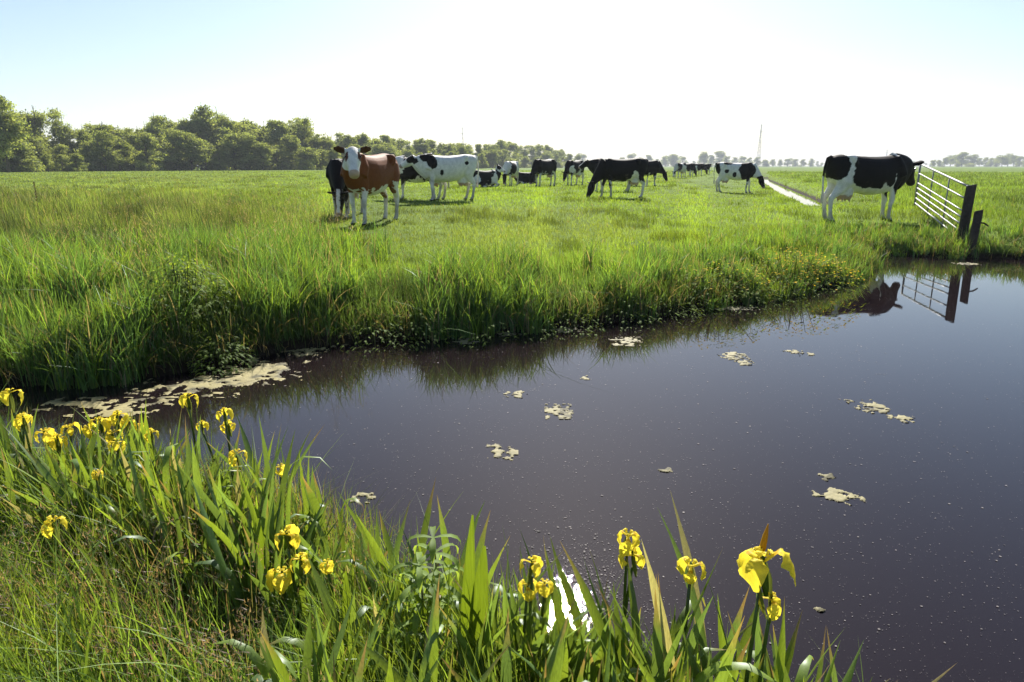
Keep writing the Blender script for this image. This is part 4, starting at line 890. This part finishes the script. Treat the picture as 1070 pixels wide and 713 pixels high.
d = 112; tree('dense', (8 - CU) / F * d * cP, d, (180 - 104) * d * cP / F, 1.1, 'dark_tree', 'dense dark green tree tallest at the left edge', None, 1)
u = -220; i = 0
while u < 600:
    d = line_d(u) * random.uniform(.90, .96); depth = d * cP; x = (u - CU) / F * depth
    H = max(2.2, (178 - np.interp(u, TU, TV)) * depth / F * random.uniform(.30, .78)) if u < 30 or u > 85 else 3.2
    tree('bush', x, d, H, random.uniform(1.0, 1.7), 'willow_bush', 'rounded pale green willow bush at the front of the woodland edge', 'willow bushes before the woodland edge', i); i += 1; u += 15 if u < 340 else 11
    tree('bush', x * 1.12, d * 1.12, H * 1.1 + 1.2, 1.9, 'willow_bush', 'rounded pale green willow bush at the front of the woodland edge', 'willow bushes before the woodland edge', i + 2)
far = []
for u in np.arange(975, 1330, 6): far.append((u, 164 + 2.5 * math.sin(u * .13) + random.uniform(-2, 2), 1000, 'far hazy tree in the blue row beyond the gate', 'far trees beyond the gate'))
for u in list(np.arange(608, 640, 7)) + list(np.arange(650, 716, 9)) + list(np.arange(735, 850, 8)): far.append((u, random.choice([160, 163, 166, 167]) if u < 780 else 167 + random.uniform(-2, 1), 1150, 'far small tree on the hazy horizon behind the herd', 'far trees on the middle horizon'))
for u in np.arange(600, 980, 6): far.append((u + random.uniform(-3, 3), 170.5 + random.uniform(-1.5, 1), 1500, 'very far low bush on the hazy horizon', 'low bushes on the far horizon'))
for i, (u, tv, d, lab, gr) in enumerate(far):
    d *= random.uniform(.95, 1.1); depth = d * cP; fb = 'very' in lab; tree('bush' if fb else ('dense', 'bush')[i % 2], (u - CU) / F * depth, d, max(2, (175 - tv) * depth / F), random.uniform(1.2, 1.9), 'far_bush' if fb else 'far_tree', lab, gr, i)

# ------------------------------------------------------------------ pylons
def pylon(u, tv, d, label):
    depth = d * cP; x = (u - CU) / F * depth; H = (174.5 - tv) * depth / F; root = tag(empty('pylon', (x, d, .3)), label, 'pylon', None); mb = MB(); c = (.36, .37, .38); w = H * .045; r = .07 + d / 9000
    for sx in (1, -1):
        for sy in (1, -1): tube(mb, [(sx * w, sy * w, -.5), (sx * w * .4, sy * w * .4, H * .6), (0, 0, H)], r, c, 4)
    for k in range(9):
        z0, z1 = H * k / 9 * .95, H * (k + 1) / 9 * .95; f = lambda z: w * (1 - .98 * z / H)
        for sy in (1, -1): tube(mb, [(-f(z0), sy * f(z0), z0), (f(z1), sy * f(z1), z1)], r * .6, c, 4); tube(mb, [(f(z0), sy * f(z0), z0), (-f(z1), sy * f(z1), z1)], r * .6, c, 4)
    link('lattice_tower', mb.mesh('lattice_tower'), M_STEEL, root)
    for z, L in ((.80, .09), (.92, .07)):
        mb = MB(); tube(mb, [(-H * L, 0, H * z), (0, 0, H * (z + .012)), (H * L, 0, H * z)], r * 1.3, c, 4)
        for q in (-1, -.5, .5, 1): tube(mb, [(q * H * L, 0, H * z), (q * H * L, 0, H * (z - .035))], r * .9, c, 4)
        link('crossarm', mb.mesh('crossarm'), M_STEEL, root)
pylon(792, 130, 780, 'slim lattice pylon on the horizon above the ditch'); pylon(484, 133, 900, 'pylon top peeping over the woodland above the white cow'); pylon(925, 157, 1500, 'tiny distant pylon above the back of the gate cow')

# ------------------------------------------------------------------ haze
bm = bmesh.new(); bmesh.ops.create_cube(bm, size=1); me = bpy.data.meshes.new('haze'); bm.to_mesh(me); bm.free()
m, n, l, out = mat('haze_air'); pvn = n.new('ShaderNodeVolumePrincipled'); pvn.inputs['Color'].default_value = (.86, .92, 1, 1); pvn.inputs['Density'].default_value = .00032; pvn.inputs['Anisotropy'].default_value = 0.0
l.new(pvn.outputs[0], out.inputs['Volume'])
hz = tag(link('haze', me, m), kind='stuff'); hz.scale = (9600, 9600, 72); hz.location = (0, 0, 72 / 2 - 1.6)

# ------------------------------------------------------------------ light
EL, AZ = 36.5, 5.0                       # sun in front of the camera, a little to the right
w = bpy.data.worlds.new('World'); S.world = w; w.use_nodes = True; nt = w.node_tree
sky = nt.nodes.new('ShaderNodeTexSky'); sky.sky_type = 'NISHITA'; sky.sun_disc = False; sky.sun_elevation = R(EL); sky.sun_rotation = R(AZ); sky.air_density = 1.0; sky.dust_density = .75; sky.ozone_density = 2.6
nt.nodes['Background'].inputs[1].default_value = .055; nt.links.new(sky.outputs[0], nt.nodes['Background'].inputs[0])
sun = bpy.data.objects.new('sun', bpy.data.lights.new('sun', 'SUN')); COL.objects.link(sun); sun.data.energy = 5.0; sun.data.angle = R(.53); sun.data.color = (1, .95, .87)
dirv = Vector((math.sin(R(AZ)) * math.cos(R(EL)), math.cos(R(AZ)) * math.cos(R(EL)), math.sin(R(EL))))
sun.rotation_euler = dirv.to_track_quat('Z', 'Y').to_euler(); sun.location = dirv * 50

vs = S.view_settings; vs.view_transform = 'Standard'; vs.look = 'None'; vs.exposure = 1.3; vs.gamma = 1
S.render.engine = 'CYCLES'; cy = S.cycles; cy.use_denoising = True; cy.max_bounces = 7; cy.diffuse_bounces = 3; cy.glossy_bounces = 3; cy.transmission_bounces = 4; cy.volume_bounces = 0; cy.caustics_reflective = False; cy.caustics_refractive = False
cy.use_adaptive_sampling = True; cy.adaptive_threshold = .015; cy.sample_clamp_indirect = 6
